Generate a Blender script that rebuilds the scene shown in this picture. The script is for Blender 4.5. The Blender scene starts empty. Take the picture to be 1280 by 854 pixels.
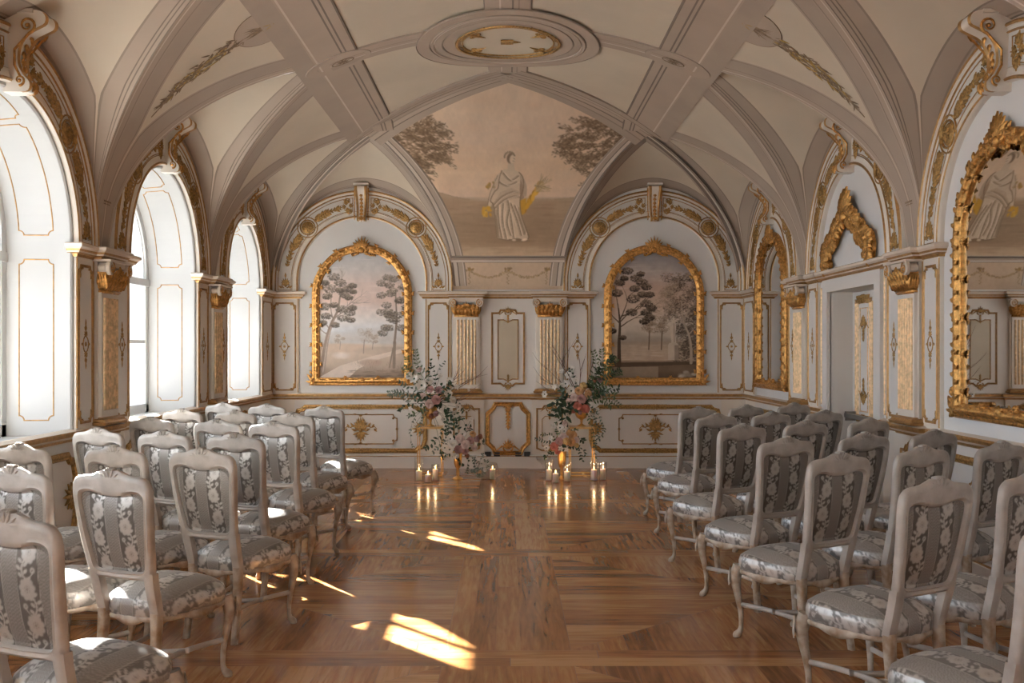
import bpy, math, random
import numpy as np
from math import sin, cos, pi, sqrt, radians
from mathutils import Vector, Matrix
from mathutils.geometry import tessellate_polygon

scene = bpy.context.scene
COL = scene.collection
random.seed(7)

# ------------------------------------------------------------------ helpers
class MB:
    """collects geometry and links it as one mesh object"""
    def __init__(s):
        s.v = []; s.f = []; s.m = []
    def add(s, vs, fs, mi=0):
        b = len(s.v)
        s.v.extend([tuple(p) for p in vs])
        for f in fs:
            s.f.append(tuple(b + i for i in f)); s.m.append(mi)
    def grid(s, P, mi=0, closed_u=False, closed_v=False, mats_u=None, mats_v=None):
        """P[i][j] points; mats_u[i] material for row strip i"""
        n = len(P); m = len(P[0]); b = len(s.v)
        for row in P: s.v.extend([tuple(p) for p in row])
        for i in range(n if closed_u else n - 1):
            for j in range(m if closed_v else m - 1):
                i2 = (i + 1) % n; j2 = (j + 1) % m
                s.f.append((b + i*m + j, b + i2*m + j, b + i2*m + j2, b + i*m + j2))
                s.m.append(mats_u[i] if mats_u else (mats_v[j] if mats_v else mi))
    def box(s, x0, y0, z0, x1, y1, z1, mi=0, F=None):
        vs = [(x, y, z) for x in (x0, x1) for y in (y0, y1) for z in (z0, z1)]
        if F: vs = [F(*p) for p in vs]
        s.add(vs, [(0,1,3,2),(4,6,7,5),(0,4,5,1),(2,3,7,6),(0,2,6,4),(1,5,7,3)], mi)
    def tube(s, pts, rad, seg=8, mi=0, caps=True, squash=None):
        """swept round section along 3D polyline; rad number or list"""
        pts = [Vector(p) for p in pts]; n = len(pts)
        if not hasattr(rad, '__len__'): rad = [rad]*n
        rings = []
        up = Vector((0,0,1)); prev = None
        for i, p in enumerate(pts):
            t = (pts[min(i+1,n-1)] - pts[max(i-1,0)])
            if t.length < 1e-9: t = Vector((0,0,1))
            t.normalize()
            if prev is None:
                a = up if abs(t.z) < .9 else Vector((1,0,0))
                x = t.cross(a).normalized()
            else:
                x = (prev - t*prev.dot(t))
                if x.length < 1e-6: x = t.cross(up)
                x.normalize()
            y = t.cross(x); prev = x
            sq = squash or (1,1)
            rings.append([p + x*(rad[i]*cos(2*pi*k/seg)*sq[0]) + y*(rad[i]*sin(2*pi*k/seg)*sq[1]) for k in range(seg)])
        b = len(s.v)
        s.grid(rings, mi, closed_v=True)
        if caps:
            s.f.append(tuple(b + k for k in range(seg))[::-1]); s.m.append(mi)
            s.f.append(tuple(b + (n-1)*seg + k for k in range(seg))); s.m.append(mi)
    def lathe(s, prof, cx=0, cy=0, cz=0, seg=24, mi=0, sx=1, sy=1):
        P = [[(cx + r*cos(2*pi*k/seg)*sx, cy + r*sin(2*pi*k/seg)*sy, cz + z) for k in range(seg)] for r, z in prof]
        s.grid(P, mi, closed_v=True)
    def ball(s, c, r, seg=10, rings=6, mi=0, sc=(1,1,1)):
        P = [[(c[0]+r*sin(pi*i/rings)*cos(2*pi*k/seg)*sc[0], c[1]+r*sin(pi*i/rings)*sin(2*pi*k/seg)*sc[1], c[2]+r*cos(pi*i/rings)*sc[2]) for k in range(seg)] for i in range(rings+1)]
        s.grid(P, mi, closed_v=True)
    def build(s, name, mats, parent=None, smooth=False, col=None, uv=None):
        me = bpy.data.meshes.new(name)
        me.from_pydata(s.v, [], s.f)
        if not isinstance(mats, (list, tuple)): mats = [mats]
        for m in mats: me.materials.append(m)
        me.polygons.foreach_set('material_index', s.m)
        if smooth: me.polygons.foreach_set('use_smooth', [True]*len(s.f))
        if col is not None:
            ca = me.color_attributes.new('Col', 'FLOAT_COLOR', 'POINT')
            c = np.ones((len(s.v), 4), dtype=np.float32); c[:, :3] = col
            ca.data.foreach_set('color', c.ravel())
        me.update()
        if smooth == 'auto':
            pass
        o = bpy.data.objects.new(name, me); COL.objects.link(o)
        if parent is not None: o.parent = parent
        return o

def smooth_by_angle(o, deg=40):
    me = o.data
    me.polygons.foreach_set('use_smooth', [True]*len(me.polygons))
    me.set_sharp_from_angle(angle=radians(deg))

def thing(name, label, cat, loc=(0,0,0), rz=0, group=None):
    o = bpy.data.objects.new(name, None); COL.objects.link(o)
    o.empty_display_size = .1
    o.location = loc; o.rotation_euler = (0,0,rz)
    o['label'] = label; o['category'] = cat
    if group: o['group'] = group
    return o
def tag(o, label, cat, group=None):
    o['label'] = label; o['category'] = cat
    if group: o['group'] = group
    return o
def struct(o):
    o['kind'] = 'structure'; return o
def copy_tree(o, parent=None):
    c = o.copy(); COL.objects.link(c)
    if parent is not None: c.parent = parent
    for ch in o.children: copy_tree(ch, c)
    return c

# ------------------------------------------------------------------ materials
def new_mat(name):
    m = bpy.data.materials.new(name); m.use_nodes = True
    return m, m.node_tree.nodes, m.node_tree.links, m.node_tree.nodes['Principled BSDF']
def paint(name, c, rough=.6, metal=0, var=.08, scale=6, bump=0.0, c2=None, spec=.4, bscale=60):
    """plain surface with a soft procedural mottling and optional fine bump"""
    m, N, L, B = new_mat(name)
    tc = N.new('ShaderNodeTexCoord'); nz = N.new('ShaderNodeTexNoise')
    nz.inputs['Scale'].default_value = scale; nz.inputs['Detail'].default_value = 4
    L.new(tc.outputs['Object'], nz.inputs['Vector'])
    mx = N.new('ShaderNodeMix'); mx.data_type = 'RGBA'
    a = tuple(min(1, x*(1+var)) for x in c) + (1,)
    b = (tuple(x*(1-var) for x in c) if c2 is None else tuple(c2)) + (1,)
    mx.inputs[6].default_value = a; mx.inputs[7].default_value = b
    rp = N.new('ShaderNodeMapRange'); rp.inputs[1].default_value = .35; rp.inputs[2].default_value = .65
    L.new(nz.outputs['Fac'], rp.inputs[0]); L.new(rp.outputs[0], mx.inputs[0])
    L.new(mx.outputs[2], B.inputs['Base Color'])
    B.inputs['Roughness'].default_value = rough; B.inputs['Metallic'].default_value = metal
    B.inputs['Specular IOR Level'].default_value = spec
    if bump:
        n2 = N.new('ShaderNodeTexNoise'); n2.inputs['Scale'].default_value = bscale; n2.inputs['Detail'].default_value = 3
        L.new(tc.outputs['Object'], n2.inputs['Vector'])
        bp = N.new('ShaderNodeBump'); bp.inputs['Strength'].default_value = bump; bp.inputs['Distance'].default_value = .01
        L.new(n2.outputs['Fac'], bp.inputs['Height']); L.new(bp.outputs['Normal'], B.inputs['Normal'])
    return m
def vcol(name, rough=.7, spec=.3, bump=0, sheen=0):
    m, N, L, B = new_mat(name)
    a = N.new('ShaderNodeAttribute'); a.attribute_name = 'Col'
    tc = N.new('ShaderNodeTexCoord'); nz = N.new('ShaderNodeTexNoise'); nz.inputs['Scale'].default_value = 90
    L.new(tc.outputs['Object'], nz.inputs['Vector'])
    hs = N.new('ShaderNodeHueSaturation')
    rp = N.new('ShaderNodeMapRange'); rp.inputs[3].default_value = .93; rp.inputs[4].default_value = 1.07
    L.new(nz.outputs['Fac'], rp.inputs[0]); L.new(rp.outputs[0], hs.inputs['Value'])
    L.new(a.outputs['Color'], hs.inputs['Color']); L.new(hs.outputs['Color'], B.inputs['Base Color'])
    B.inputs['Roughness'].default_value = rough; B.inputs['Specular IOR Level'].default_value = spec
    if sheen:
        B.inputs['Sheen Weight'].default_value = sheen; B.inputs['Sheen Roughness'].default_value = .4
    if bump:
        bp = N.new('ShaderNodeBump'); bp.inputs['Strength'].default_value = bump; bp.inputs['Distance'].default_value = .003
        L.new(a.outputs['Fac'], bp.inputs['Height']); L.new(bp.outputs['Normal'], B.inputs['Normal'])
    return m

M = {}
M['white']   = paint('wall_white_paint', (.78,.75,.71), .55, var=.03, scale=1.5)
M['niche']   = paint('niche_pale_paint', (.80,.79,.775), .6, var=.03, scale=1.2)
M['cream']   = paint('wall_cream_paint', (.80,.74,.66), .5, var=.05, scale=2)
M['panelcream'] = paint('panel_beige_paint', (.50,.42,.31), .5, var=.04, scale=3)
M['pink']    = paint('cornice_pinkish_paint', (.72,.62,.52), .5, var=.05, scale=3)
M['gold']    = paint('gilding', (.55,.285,.085), .38, metal=.8, var=.35, scale=40, bump=.25, bscale=120)
M['goldline']= paint('gold_line_paint', (.42,.235,.085), .42, metal=.45, var=.2, scale=25)
M['goldorn'] = paint('gold_relief', (.40,.235,.08), .45, metal=.55, var=.4, scale=50, bump=.2)
M['goldpale']= paint('gold_flutes', (.72,.50,.28), .38, metal=.35, var=.25, scale=30)
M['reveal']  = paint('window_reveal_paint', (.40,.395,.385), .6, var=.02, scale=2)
M['vpanel']  = paint('vault_cream', (.64,.555,.445), .85, var=.05, scale=1.2)
M['vpink']   = paint('vault_pink_tan', (.445,.355,.285), .85, var=.05, scale=1.5)
M['vband']   = paint('vault_band_grey', (.415,.335,.27), .85, var=.05, scale=2)
M['vdark']   = paint('vault_line_dark', (.20,.16,.13), .85, var=.08, scale=4)
M['vmid']    = paint('vault_line_mid', (.30,.24,.195), .85, var=.08, scale=4)
M['vlight']  = paint('vault_line_light', (.62,.535,.46), .85, var=.05, scale=3)
M['trophy']  = paint('painted_trophy_brown', (.24,.17,.11), .8, var=.3, scale=30)
M['ochre']   = paint('painted_ochre', (.42,.27,.07), .7, var=.3, scale=30)
M['chairpaint'] = paint('distressed_chair_paint', (.46,.43,.395), .42, var=.08, scale=9, c2=(.37,.33,.295), bump=.1)
M['chairwood'] = paint('worn_chair_legs', (.46,.41,.35), .4, var=.15, scale=14, c2=(.27,.18,.11), bump=.15)
M['brocade'] = vcol('silver_brocade', .45, .4, bump=.35, sheen=.1)
_n = M['brocade'].node_tree; _a = [x for x in _n.nodes if x.type == 'ATTRIBUTE'][0]
_r = _n.nodes.new('ShaderNodeMapRange'); _r.inputs[1].default_value = .08; _r.inputs[2].default_value = .5; _r.inputs[3].default_value = .15; _r.inputs[4].default_value = .6
_n.links.new(_a.outputs['Fac'], _r.inputs[0]); _n.links.new(_r.outputs[0], _n.nodes['Principled BSDF'].inputs['Metallic'])
M['painting']= vcol('painted_canvas', .75, .2)
M['fresco']  = vcol('painted_plaster', .9, .1)
M['windowframe'] = paint('window_frame_white', (.74,.74,.73), .4, var=.02)
M['stonesill'] = paint('stone_sill', (.60,.59,.57), .35, var=.1, scale=8)
M['dark']    = paint('dark_metal', (.035,.03,.028), .4, metal=.3)
M['wax']     = paint('candle_wax', (.82,.78,.72), .5, var=.02)
M['steel']   = paint('brushed_steel', (.35,.34,.33), .35, metal=.9)
# ------------------------------------------------------------------ room figures
HW, YB, YR = 3.21, 13.45, -3.86          # half width, back wall, rear wall
ZS, RISE = 2.35, 2.23                    # springing, vault rise
XT = 1.66                                # lunette tips
YP = 10.75                               # start of the end cove
PIERS = [-3.86, -.94, 1.98, 4.90, 7.83, 10.75]
BAYS = [-2.40, .52, 3.44, 6.40, 9.28, 12.06]
BHW  = [.925, .925, .925, .925, .925, .79]   # opening half widths
SILL, RAIL = .96, 1.0
FT = .15

def back(u, v, n=0): return (u, YB - n, v)
def left(u, v, n=0): return (-HW + n, u, v)
def right(u, v, n=0): return (HW - n, u, v)
def rear(u, v, n=0): return (u, YR + n, v)

def flat_poly(mb, F, outer, holes=(), n=0, mi=0):
    loops = [[Vector((p[0], p[1], 0)) for p in outer]] + [[Vector((p[0], p[1], 0)) for p in h] for h in holes]
    tris = tessellate_polygon(loops)
    pts = [p for l in loops for p in l]
    mb.add([F(p.x, p.y, n) for p in pts], tris, mi)

def mould(mb, F, pts, prof, closed=False, mi=0, mats=None):
    """moulding along a path in a wall frame; prof = [(across, off-wall)]"""
    n = len(pts); R = []
    P = [Vector((p[0], p[1])) for p in pts]
    for i in range(n):
        a = P[(i-1) % n] if (closed or i > 0) else None
        c = P[(i+1) % n] if (closed or i < n-1) else None
        b = P[i]
        d1 = (b-a).normalized() if a is not None and (b-a).length > 1e-9 else None
        d2 = (c-b).normalized() if c is not None and (c-b).length > 1e-9 else None
        if d1 is None: d1 = d2
        if d2 is None: d2 = d1
        n1 = Vector((-d1.y, d1.x)); n2 = Vector((-d2.y, d2.x))
        m = n1 + n2
        if m.length < 1e-6: m = n1.copy()
        m.normalize(); k = 1/max(.45, m.dot(n1))
        R.append([F(b.x + m.x*k*d, b.y + m.y*k*d, h) for d, h in prof])
    mb.grid(R, mi, closed_u=closed, mats_v=mats)

def prof_round(w, h, k=5):
    return [(-w/2*cos(pi*i/k), h*sin(pi*i/k)) for i in range(k+1)]
def prof_panel(w=.03, h=.014):
    return [(-w/2,0),(-w/2,h*.5),(-w*.25,h),(0,h*.45),(w*.2,h*.8),(w/2,h*.3),(w/2,0)]

def arc(cu, cv, r, a0, a1, n, rv=None):
    rv = rv or r
    return [(cu + r*cos(a0+(a1-a0)*i/n), cv + rv*sin(a0+(a1-a0)*i/n)) for i in range(n+1)]

def rect(u0, v0, u1, v1): return [(u0,v0),(u1,v0),(u1,v1),(u0,v1)]
def notched(u0, v0, u1, v1, r, inward=True, k=5):
    """rectangle with scooped (inward) or rounded corners, counter-clockwise"""
    P = []
    for (cu, cv, s) in ((u0,v0,0),(u1,v0,1),(u1,v1,2),(u0,v1,3)):
        if inward:
            a0 = [pi/2, pi, 3*pi/2, 0][s]
            P += [(cu + r*cos(a0 - (pi/2)*i/k), cv + r*sin(a0 - (pi/2)*i/k)) for i in range(k+1)]
        else:
            du = r if cu == u0 else -r; dv = r if cv == v0 else -r
            a0 = [pi, 3*pi/2, 0, pi/2][s]
            P += [(cu+du + r*cos(a0 + (pi/2)*i/k), cv+dv + r*sin(a0 + (pi/2)*i/k)) for i in range(k+1)]
    return P
def chamfered(u0, v0, u1, v1, c):
    return [(u0,v0+c),(u0+c,v0),(u1-c,v0),(u1,v0+c),(u1,v1-c),(u1-c,v1),(u0+c,v1),(u0,v1-c)]

# ------------------------------------------------------------------ vault surfaces
def zmain(x):
    return ZS + RISE*sqrt(max(0, 1-(x/HW)**2))
def zend(y):
    if y <= YP: return ZS + RISE
    return ZS + RISE*sqrt(max(0, 1-((y-YP)/(YB-YP))**2))
def zv(x, y): return min(zmain(x), zend(y))
def yhip(x): return YP + (YB-YP)*abs(x)/HW
YT = yhip(XT)
MV = [M['vpanel'], M['vpink'], M['vband'], M['vdark'], M['vmid'], M['vlight']]
VP, VK, VB, VD, VM, VL = range(6)

ceil = MB()
# inner field |x| < XT
xs = [XT*(-1 + 2*i/40) for i in range(41)]
P = []
for x in xs:
    ye = yhip(x)
    P.append([(x, YR + (ye-YR)*j/60, zmain(x)) for j in range(61)])
ceil.grid(P, VP)
# pier patches
def ladder(W, rows):
    """symmetric ladder of distances from both edges of a strip of width W"""
    h = W/2
    tot = rows[-1]
    k = min(1, h*.98/tot)
    a = [0] + [r*k for r in rows]
    return a + [W - q for q in reversed(a)]
grrows = [.035,.05,.12,.135,.15,.36,.375,.40]
grm    = [VK, VL, VK, VM, VK, VB, VM, VK]
for sgn in (-1, 1):
    for pi_, yp in enumerate(PIERS):
        f0 = yp - FT; f1 = yp + FT
        t0 = BAYS[pi_-1] if pi_ > 0 else None
        t1 = BAYS[pi_] if pi_ < 5 else YT
        if t0 is None: t0 = yp; f0 = yp
        ss = [0,.06,.075,.11,.17,.18] + [.18 + .82*i/26 for i in range(1, 27)]
        G = []
        for s in ss:
            x = XT + (HW-XT)*s
            a = t0 + (f0-t0)*s; b = t1 + (f1-t1)*s
            G.append([(sgn*x, a+d, zmain(x)) for d in ladder(b-a, grrows)])
        mats = grm[:] + [VP] + grm[::-1]
        ceil.grid(G, mats_v=mats)
# side lunettes
def lunette(Wf, Gf, L0=44):
    """loft from wall arch Wf(w) to groin Gf(w), w in [-1,1], rows at set distances"""
    rows = [0,.012,.05,.065,.095,.11,.27,.295]           # from the groin
    back_rows = [.22,.205,.06,.045,.03,.015,0]           # from the wall
    mats = [VD,VB,VD,VB,VD,VB,VM, VP,VP,VP, VM,VB,VM,VB,VD,VL]
    G = []
    for i in range(L0+1):
        w = -1 + 2*i/L0
        w = math.copysign(1-(1-abs(w))**1.4, w) if abs(w) > 0 else 0
        a = Vector(Gf(w)); b = Vector(Wf(w)); L = (b-a).length
        tot = .295+.22; k = min(1, L/tot*.96)
        d0 = .295*k; d1 = L-.22*k
        D = [r*k for r in rows] + [d0+(d1-d0)/3, d0+(d1-d0)*2/3] + [L - r*k for r in back_rows]
        row = []
        for d in D:
            t = d/L if L > 1e-6 else 0
            p = a.lerp(b, t); p.z += .10*(L/1.6)*sin(pi*t)*(.6)
            row.append(p)
        G.append(row)
    ceil.grid(G, mats_v=mats)
for sgn in (-1, 1):
    for bi, yc in enumerate(BAYS):
        y0 = PIERS[bi]+FT; y1 = (PIERS[bi+1]-FT) if bi < 5 else YB
        yt = yc if bi < 5 else YT
        zc, zr = 2.36, 1.33
        if bi == 5: zr = 1.24
        def Wf(w, y0=y0, y1=y1, yt=yt, sgn=sgn):
            y = yt + w*((y1-yt) if w > 0 else (yt-y0))
            return (sgn*HW, y, zc + zr*sqrt(max(0,1-w*w)))
        def Gf(w, y0=y0, y1=y1, yt=yt, sgn=sgn):
            y = yt + w*((y1-yt) if w > 0 else (yt-y0))
            x = XT + (HW-XT)*abs(w)
            return (sgn*x, y, zmain(x))
        lunette(Wf, Gf)
# back wall lunettes
XF = .74
for sgn in (-1, 1):
    xc = (XF+HW)/2; hr = (HW-XF)/2
    def Wf(w, sgn=sgn): return (sgn*(xc+hr*w), YB, 2.36+1.43*sqrt(max(0,1-w*w)))
    def Gf(w, sgn=sgn):
        if w > 0: x = XT+(HW-XT)*w
        else: x = XT+(XT-XF)*w
        y = YT+(YB-YT)*abs(w)
        return (sgn*x, y, zend(y))
    lunette(Wf, Gf)
ceiling = struct(ceil.build('ceiling', MV, smooth=False))
smooth_by_angle(ceiling, 25)

def hug(mb, pts, offs, mats, lift=.012, edge=True, zf=zv):
    """painted and moulded band that follows the vault above a plan polyline"""
    n = len(pts); R = []
    for i in range(n):
        a = Vector(pts[max(0,i-1)]); c = Vector(pts[min(n-1,i+1)])
        d = (c-a).normalized(); nn = Vector((-d.y, d.x))
        row = []
        for k, o in enumerate(offs):
            x = pts[i][0]+nn.x*o; y = pts[i][1]+nn.y*o
            l = 0 if (k == 0 or k == len(offs)-1) else lift
            row.append((x, y, zf(x,y)-l))
        R.append(row)
    mb.grid(R, mats_v=mats)
def line(a, b, n): return [(a[0]+(b[0]-a[0])*i/n, a[1]+(b[1]-a[1])*i/n) for i in range(n+1)]

tr = MB()
# longitudinal bands at both lunette rows
for sgn in (-1, 1):
    c = XT
    pts = [(sgn*(c), y) for y in np.linspace(YR, YT-.02, 60)]
    o = [-.28,-.275,-.262,-.19,-.175,-.15,-.135,-.02,.06,.075,.09,.105,.20,.215,.275,.28]
    m = [VD,VD,VK,VD,VK,VD,VK,VK,VK,VL,VK,VB,VB,VB,VM]
    if sgn < 0: pts = pts[::-1]
    oo = [-v for v in o][::-1] if False else o
    # inner side (towards the room's axis) carries the dark lines
    R = []
    for (x, y) in pts:
        row = []
        for k, q in enumerate(o):
            xx = (abs(x)+q); row.append((sgn*xx, y, zv(xx, y) - (0 if k in (0,len(o)-1) else .012)))
        R.append(row)
    tr.grid(R, mats_v=m)
# crown band
hug(tr, [(0,y) for y in np.linspace(YR, YP-.1, 60)], [-.21,-.2,-.19,-.10,-.09,-.05,-.035,.06,.075,.20,.21], [VM,VM,VK,VM,VK,VD,VK,VL,VK,VM], .014)
# transverse bands through the lunette tips
for yc in BAYS[:5]:
    o = [-.17,-.162,-.15,-.04,-.03,.03,.045,.16,.17]
    hug(tr, line((-XT, yc), (XT, yc), 40), o, [VM,VK,VK,VM,VK,VL,VB,VM], .016)
    # continuing down as the near ribs of the lunette tip: small cartouche plates
    for sgn in (-1, 1):
        hug(tr, [(sgn*(XT-.08) + .30*cos(a), yc + .22*sin(a)) for a in np.linspace(0, 2*pi, 33)], [-.012,0,.205], [VM,VK], .020)
# hip bands
for sgn in (-1, 1):
    hug(tr, line((0, YP), (sgn*(XT+.05), yhip(XT+.05)), 40), [-.22,-.21,-.195,-.11,-.095,-.04,-.02,.03,.045,.10,.115,.20,.22], [VM,VK,VB,VD,VK,VM,VK,VD,VK,VM,VB,VM], .018)
    hug(tr, line((sgn*XT, yhip(XT)), (sgn*(HW-.06), yhip(HW-.06)), 30), [-.06,-.055,-.04,-.012,.012,.04,.055,.06], [VM,VK,VD,VL,VD,VK,VM], .010)
# groin bands of the cove lunettes on the fresco side
for sgn in (-1, 1):
    G = line((sgn*XT, YT), (sgn*XF, YB-.004), 40)
    s_ = -sgn
    o = [0,.02,.035,.09,.105,.19,.205,.22]
    o = [v*s_ for v in o]
    # band lies towards the axis
    R = []
    for (x, y) in G:
        R.append([(x - sgn*q*1.25, y, zend(y)-(.0 if k in (0,7) else .014)) for k, q in enumerate([0,.015,.028,.065,.078,.125,.137,.15])])
    tr.grid(R, mats_v=[VM,VD,VL,VD,VK,VL,VM])
# medallion: round plate with ring mouldings
MC = (0, 9.52)
def ringm(r0, r1, mat, lift, mb=tr, n=64, sx=1, h=.01):
    R = []
    for i in range(n+1):
        a = 2*pi*i/n
        R.append([(MC[0]+r*cos(a)*sx, MC[1]+r*sin(a), zv(MC[0]+r*cos(a)*sx, MC[1]+r*sin(a))-l) for r, l in ((r0,lift-h),(r0+.004,lift),(r1-.004,lift),(r1,lift-h))])
    mb.grid(R, mat)
for r0, r1, mt, l in ((.0,.50,VP,.03),(.50,.62,VK,.035),(.62,.63,VM,.038),(.63,.70,VB,.036),(.70,.71,VL,.038),(.71,.74,VK,.04),(.74,.75,VM,.038),(.75,.87,VK,.03),(.87,.88,VM,.03)):
    ringm(r0, r1, mt, l)
trim_1 = struct(tr.build('trim_1', MV)); smooth_by_angle(trim_1, 30)
gm = MB()
ringm(.475, .505, 0, .055, gm); ringm(.43, .445, 0, .045, gm)
# ------------------------------------------------------------------ relief ornament kit
def sub(F, cu, cv, ang=0, sc=1, mir=1):
    ca, sa = cos(ang), sin(ang)
    return lambda u, v, n=0: F(cu + (u*mir*ca - v*sa)*sc, cv + (u*mir*sa + v*ca)*sc, n*sc)
def leaf(mb, F, u, v, ang, L, W, h=.012, bend=0, mi=0, base=.003):
    """pointed, ridged leaf lying on the surface"""
    n = 5; G = []
    for i in range(n+1):
        t = i/n; w = W/2*sin(pi*min(1, t*.85+.12))**.8*(1-t**3) + .0005
        a = ang + bend*t; 
        cx = u + L*t*cos(ang+bend*t/2); cy = v + L*t*sin(ang+bend*t/2)
        px, py = -sin(a)*w, cos(a)*w
        hh = h*(sin(pi*(t*.7+.15)))
        G.append([F(cx+px, cy+py, base), F(cx+px*.5, cy+py*.5, base+hh*.9), F(cx, cy, base+hh*.55), F(cx-px*.5, cy-py*.5, base+hh*.9), F(cx-px, cy-py, base)])
    mb.grid(G, mi)
def boss(mb, F, u, v, r, h, mi=0, seg=10):
    G = [[F(u+r*cos(2*pi*k/seg)*cos(q), v+r*sin(2*pi*k/seg)*cos(q), h*sin(q)) for k in range(seg)] for q in (0, .5, 1.0, pi/2)]
    mb.grid(G, mi, closed_v=True)
def rib(mb, F, pts, w, h, mi=0, taper=False, k=4):
    """half-round strand along 2D points"""
    n = len(pts); G = []
    for i, p in enumerate(pts):
        a = pts[max(0,i-1)]; c = pts[min(n-1,i+1)]
        dx, dy = c[0]-a[0], c[1]-a[1]; l = math.hypot(dx, dy) or 1
        ww = w*(1-.75*i/(n-1)) if taper else w
        nx, ny = -dy/l*ww/2, dx/l*ww/2
        G.append([F(p[0]-nx*cos(pi*j/k), p[1]-ny*cos(pi*j/k), .002+h*(ww/w)*sin(pi*j/k)) for j in range(k+1)])
    mb.grid(G, mi)
def scroll(mb, F, u, v, ang, R, turns=1.3, w=.016, h=.012, mir=1, mi=0, eye=True):
    """spiral starting at (u,v) heading ang and curling in"""
    n = int(14*turns); cx = u - sin(ang)*R*mir; cy = v + cos(ang)*R*mir
    pts = []
    for i in range(n+1):
        t = i/n; a = ang - pi/2*mir + mir*2*pi*turns*t; r = R*(1-.82*t)
        pts.append((cx + r*cos(a), cy + r*sin(a)))
    rib(mb, F, pts, w, h, mi, taper=True)
    if eye: boss(mb, F, cx, cy, w*.7, h*1.2, mi, 8)
def flower(mb, F, u, v, r, h=.012, n=6, mi=0):
    for k in range(n): leaf(mb, F, u, v, 2*pi*k/n, r, r*.7, h, mi=mi)
    boss(mb, F, u, v, r*.28, h*1.3, mi, 8)
def palmette(mb, F, u, v, ang, R, n=7, spread=2.4, h=.014, mi=0):
    for k in range(n):
        a = ang + spread*(k/(n-1)-.5)
        leaf(mb, F, u, v, a, R*(1-.35*abs(k/(n-1)-.5)*2), R*.26, h, bend=.5*(k/(n-1)-.5), mi=mi)
    boss(mb, F, u, v, R*.14, h*1.3, mi, 8)
def ell(mb, F, u, v, ru, rv, w, h, mi=0, n=28):
    P = [(u+ru*cos(2*pi*i/n), v+rv*sin(2*pi*i/n)) for i in range(n+1)]
    rib(mb, F, P, w, h, mi)

def orn_diamond(mb, F):
    """slim upright drop ornament with an open four-pointed eye, about .36 tall"""
    ell(mb, F, 0, 0, .045, .06, .011, .008)
    flower(mb, F, 0, 0, .02, .008)
    for a, l in ((0,.032),(pi,.032)): leaf(mb, F, cos(a)*.045, 0, a, l, .028, .008)
    for s in (1, -1):
        F2 = sub(F, 0, 0, 0 if s > 0 else pi)
        palmette(mb, F2, 0, .062, pi/2, .05, 5, 2.2, .010)
        leaf(mb, F2, 0, .10, pi/2, .05, .034, .01); leaf(mb, F2, 0, .105, pi/2+.7, .032, .02, .008); leaf(mb, F2, 0, .105, pi/2-.7, .032, .02, .008)
        leaf(mb, F2, 0, .135, pi/2, .055, .018, .008)
def orn_corner(mb, F, s=.07):
    """L-shaped leaf corner opening to +u,+v"""
    rib(mb, F, [(0, s*1.5), (0, s*.3), (s*.1, s*.1), (s*.3, 0), (s*1.2, 0)], .010, .008)
    scroll(mb, F, s*.25, s*.25, .3, s*.22, 1.1, .010, .008)
    leaf(mb, F, 0, s*.4, pi/2-.25, s*1.2, .02, .008); leaf(mb, F, s*.3, 0, .25, s*.9, .02, .008)
def orn_palm_foot(mb, F, sc=1):
    """ornament at the foot of an archivolt field"""
    F = sub(F, 0, 0, 0, sc)
    palmette(mb, F, 0, .03, pi/2, .13, 7, 1.6, .016)
    for m in (1, -1):
        Fm = sub(F, 0, 0, 0, 1, m)
        scroll(mb, Fm, .02, 0, .2, .045, 1.2, .018, .014)
        scroll(mb, Fm, .03, .06, .5, .032, 1.1, .014, .012)
        leaf(mb, Fm, .05, .0, .6, .06, .03, .012)
    leaf(mb, F, 0, .15, pi/2, .07, .03, .012)
def orn_medallion(mb, F, r=.098):
    ell(mb, F, 0, 0, r, r, .018, .016)
    boss(mb, F, 0, 0, r*.86, .018, 0, 16)
    F2 = lambda u, v, n=0: F(u, v, n+.014)
    flower(mb, F2, 0, 0, r*.6, .014, 8); flower(mb, F2, 0, 0, r*.32, .02, 5)
def orn_dado(mb, F, sc=1):
    """winged acanthus spray, .5 wide"""
    F = sub(F, 0, 0, 0, sc)
    palmette(mb, F, 0, -.02, pi/2, .20, 7, 1.9, .022)
    palmette(mb, F, 0, -.04, -pi/2, .18, 5, 1.2, .02)
    boss(mb, F, 0, -.02, .03, .028)
    for m in (1, -1):
        Fm = sub(F, 0, 0, 0, 1, m)
        rib(mb, Fm, [(.02,0),(.08,.05),(.15,.02),(.20,.035),(.235,.0),(.225,-.04)], .024, .018, taper=True)
        scroll(mb, Fm, .03, -.02, -.3, .04, 1.2, .02, .016)
        for a, x, y, l in ((1.2,.05,.02,.10),(.7,.1,.03,.08),(.2,.06,-.03,.09),(-.6,.03,-.05,.1),(.9,.17,.02,.06),(-1.0,.2,.0,.06),(1.4,.03,.08,.09)):
            leaf(mb, Fm, x, y, a, l, .035, .018, bend=.4)
def orn_rail(mb, F, sc=1):
    F = sub(F, 0, 0, 0, sc)
    for m in (1, -1):
        Fm = sub(F, 0, 0, 0, 1, m)
        for i, x in enumerate((.0,.035,.07)):
            leaf(mb, Fm, x, 0, .5, .055, .03, .02); leaf(mb, Fm, x, 0, -.5, .055, .03, .02)
        scroll(mb, Fm, .04, -.012, .1, .02, 1, .012, .016)
    flower(mb, F, 0, 0, .036, .024)
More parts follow.
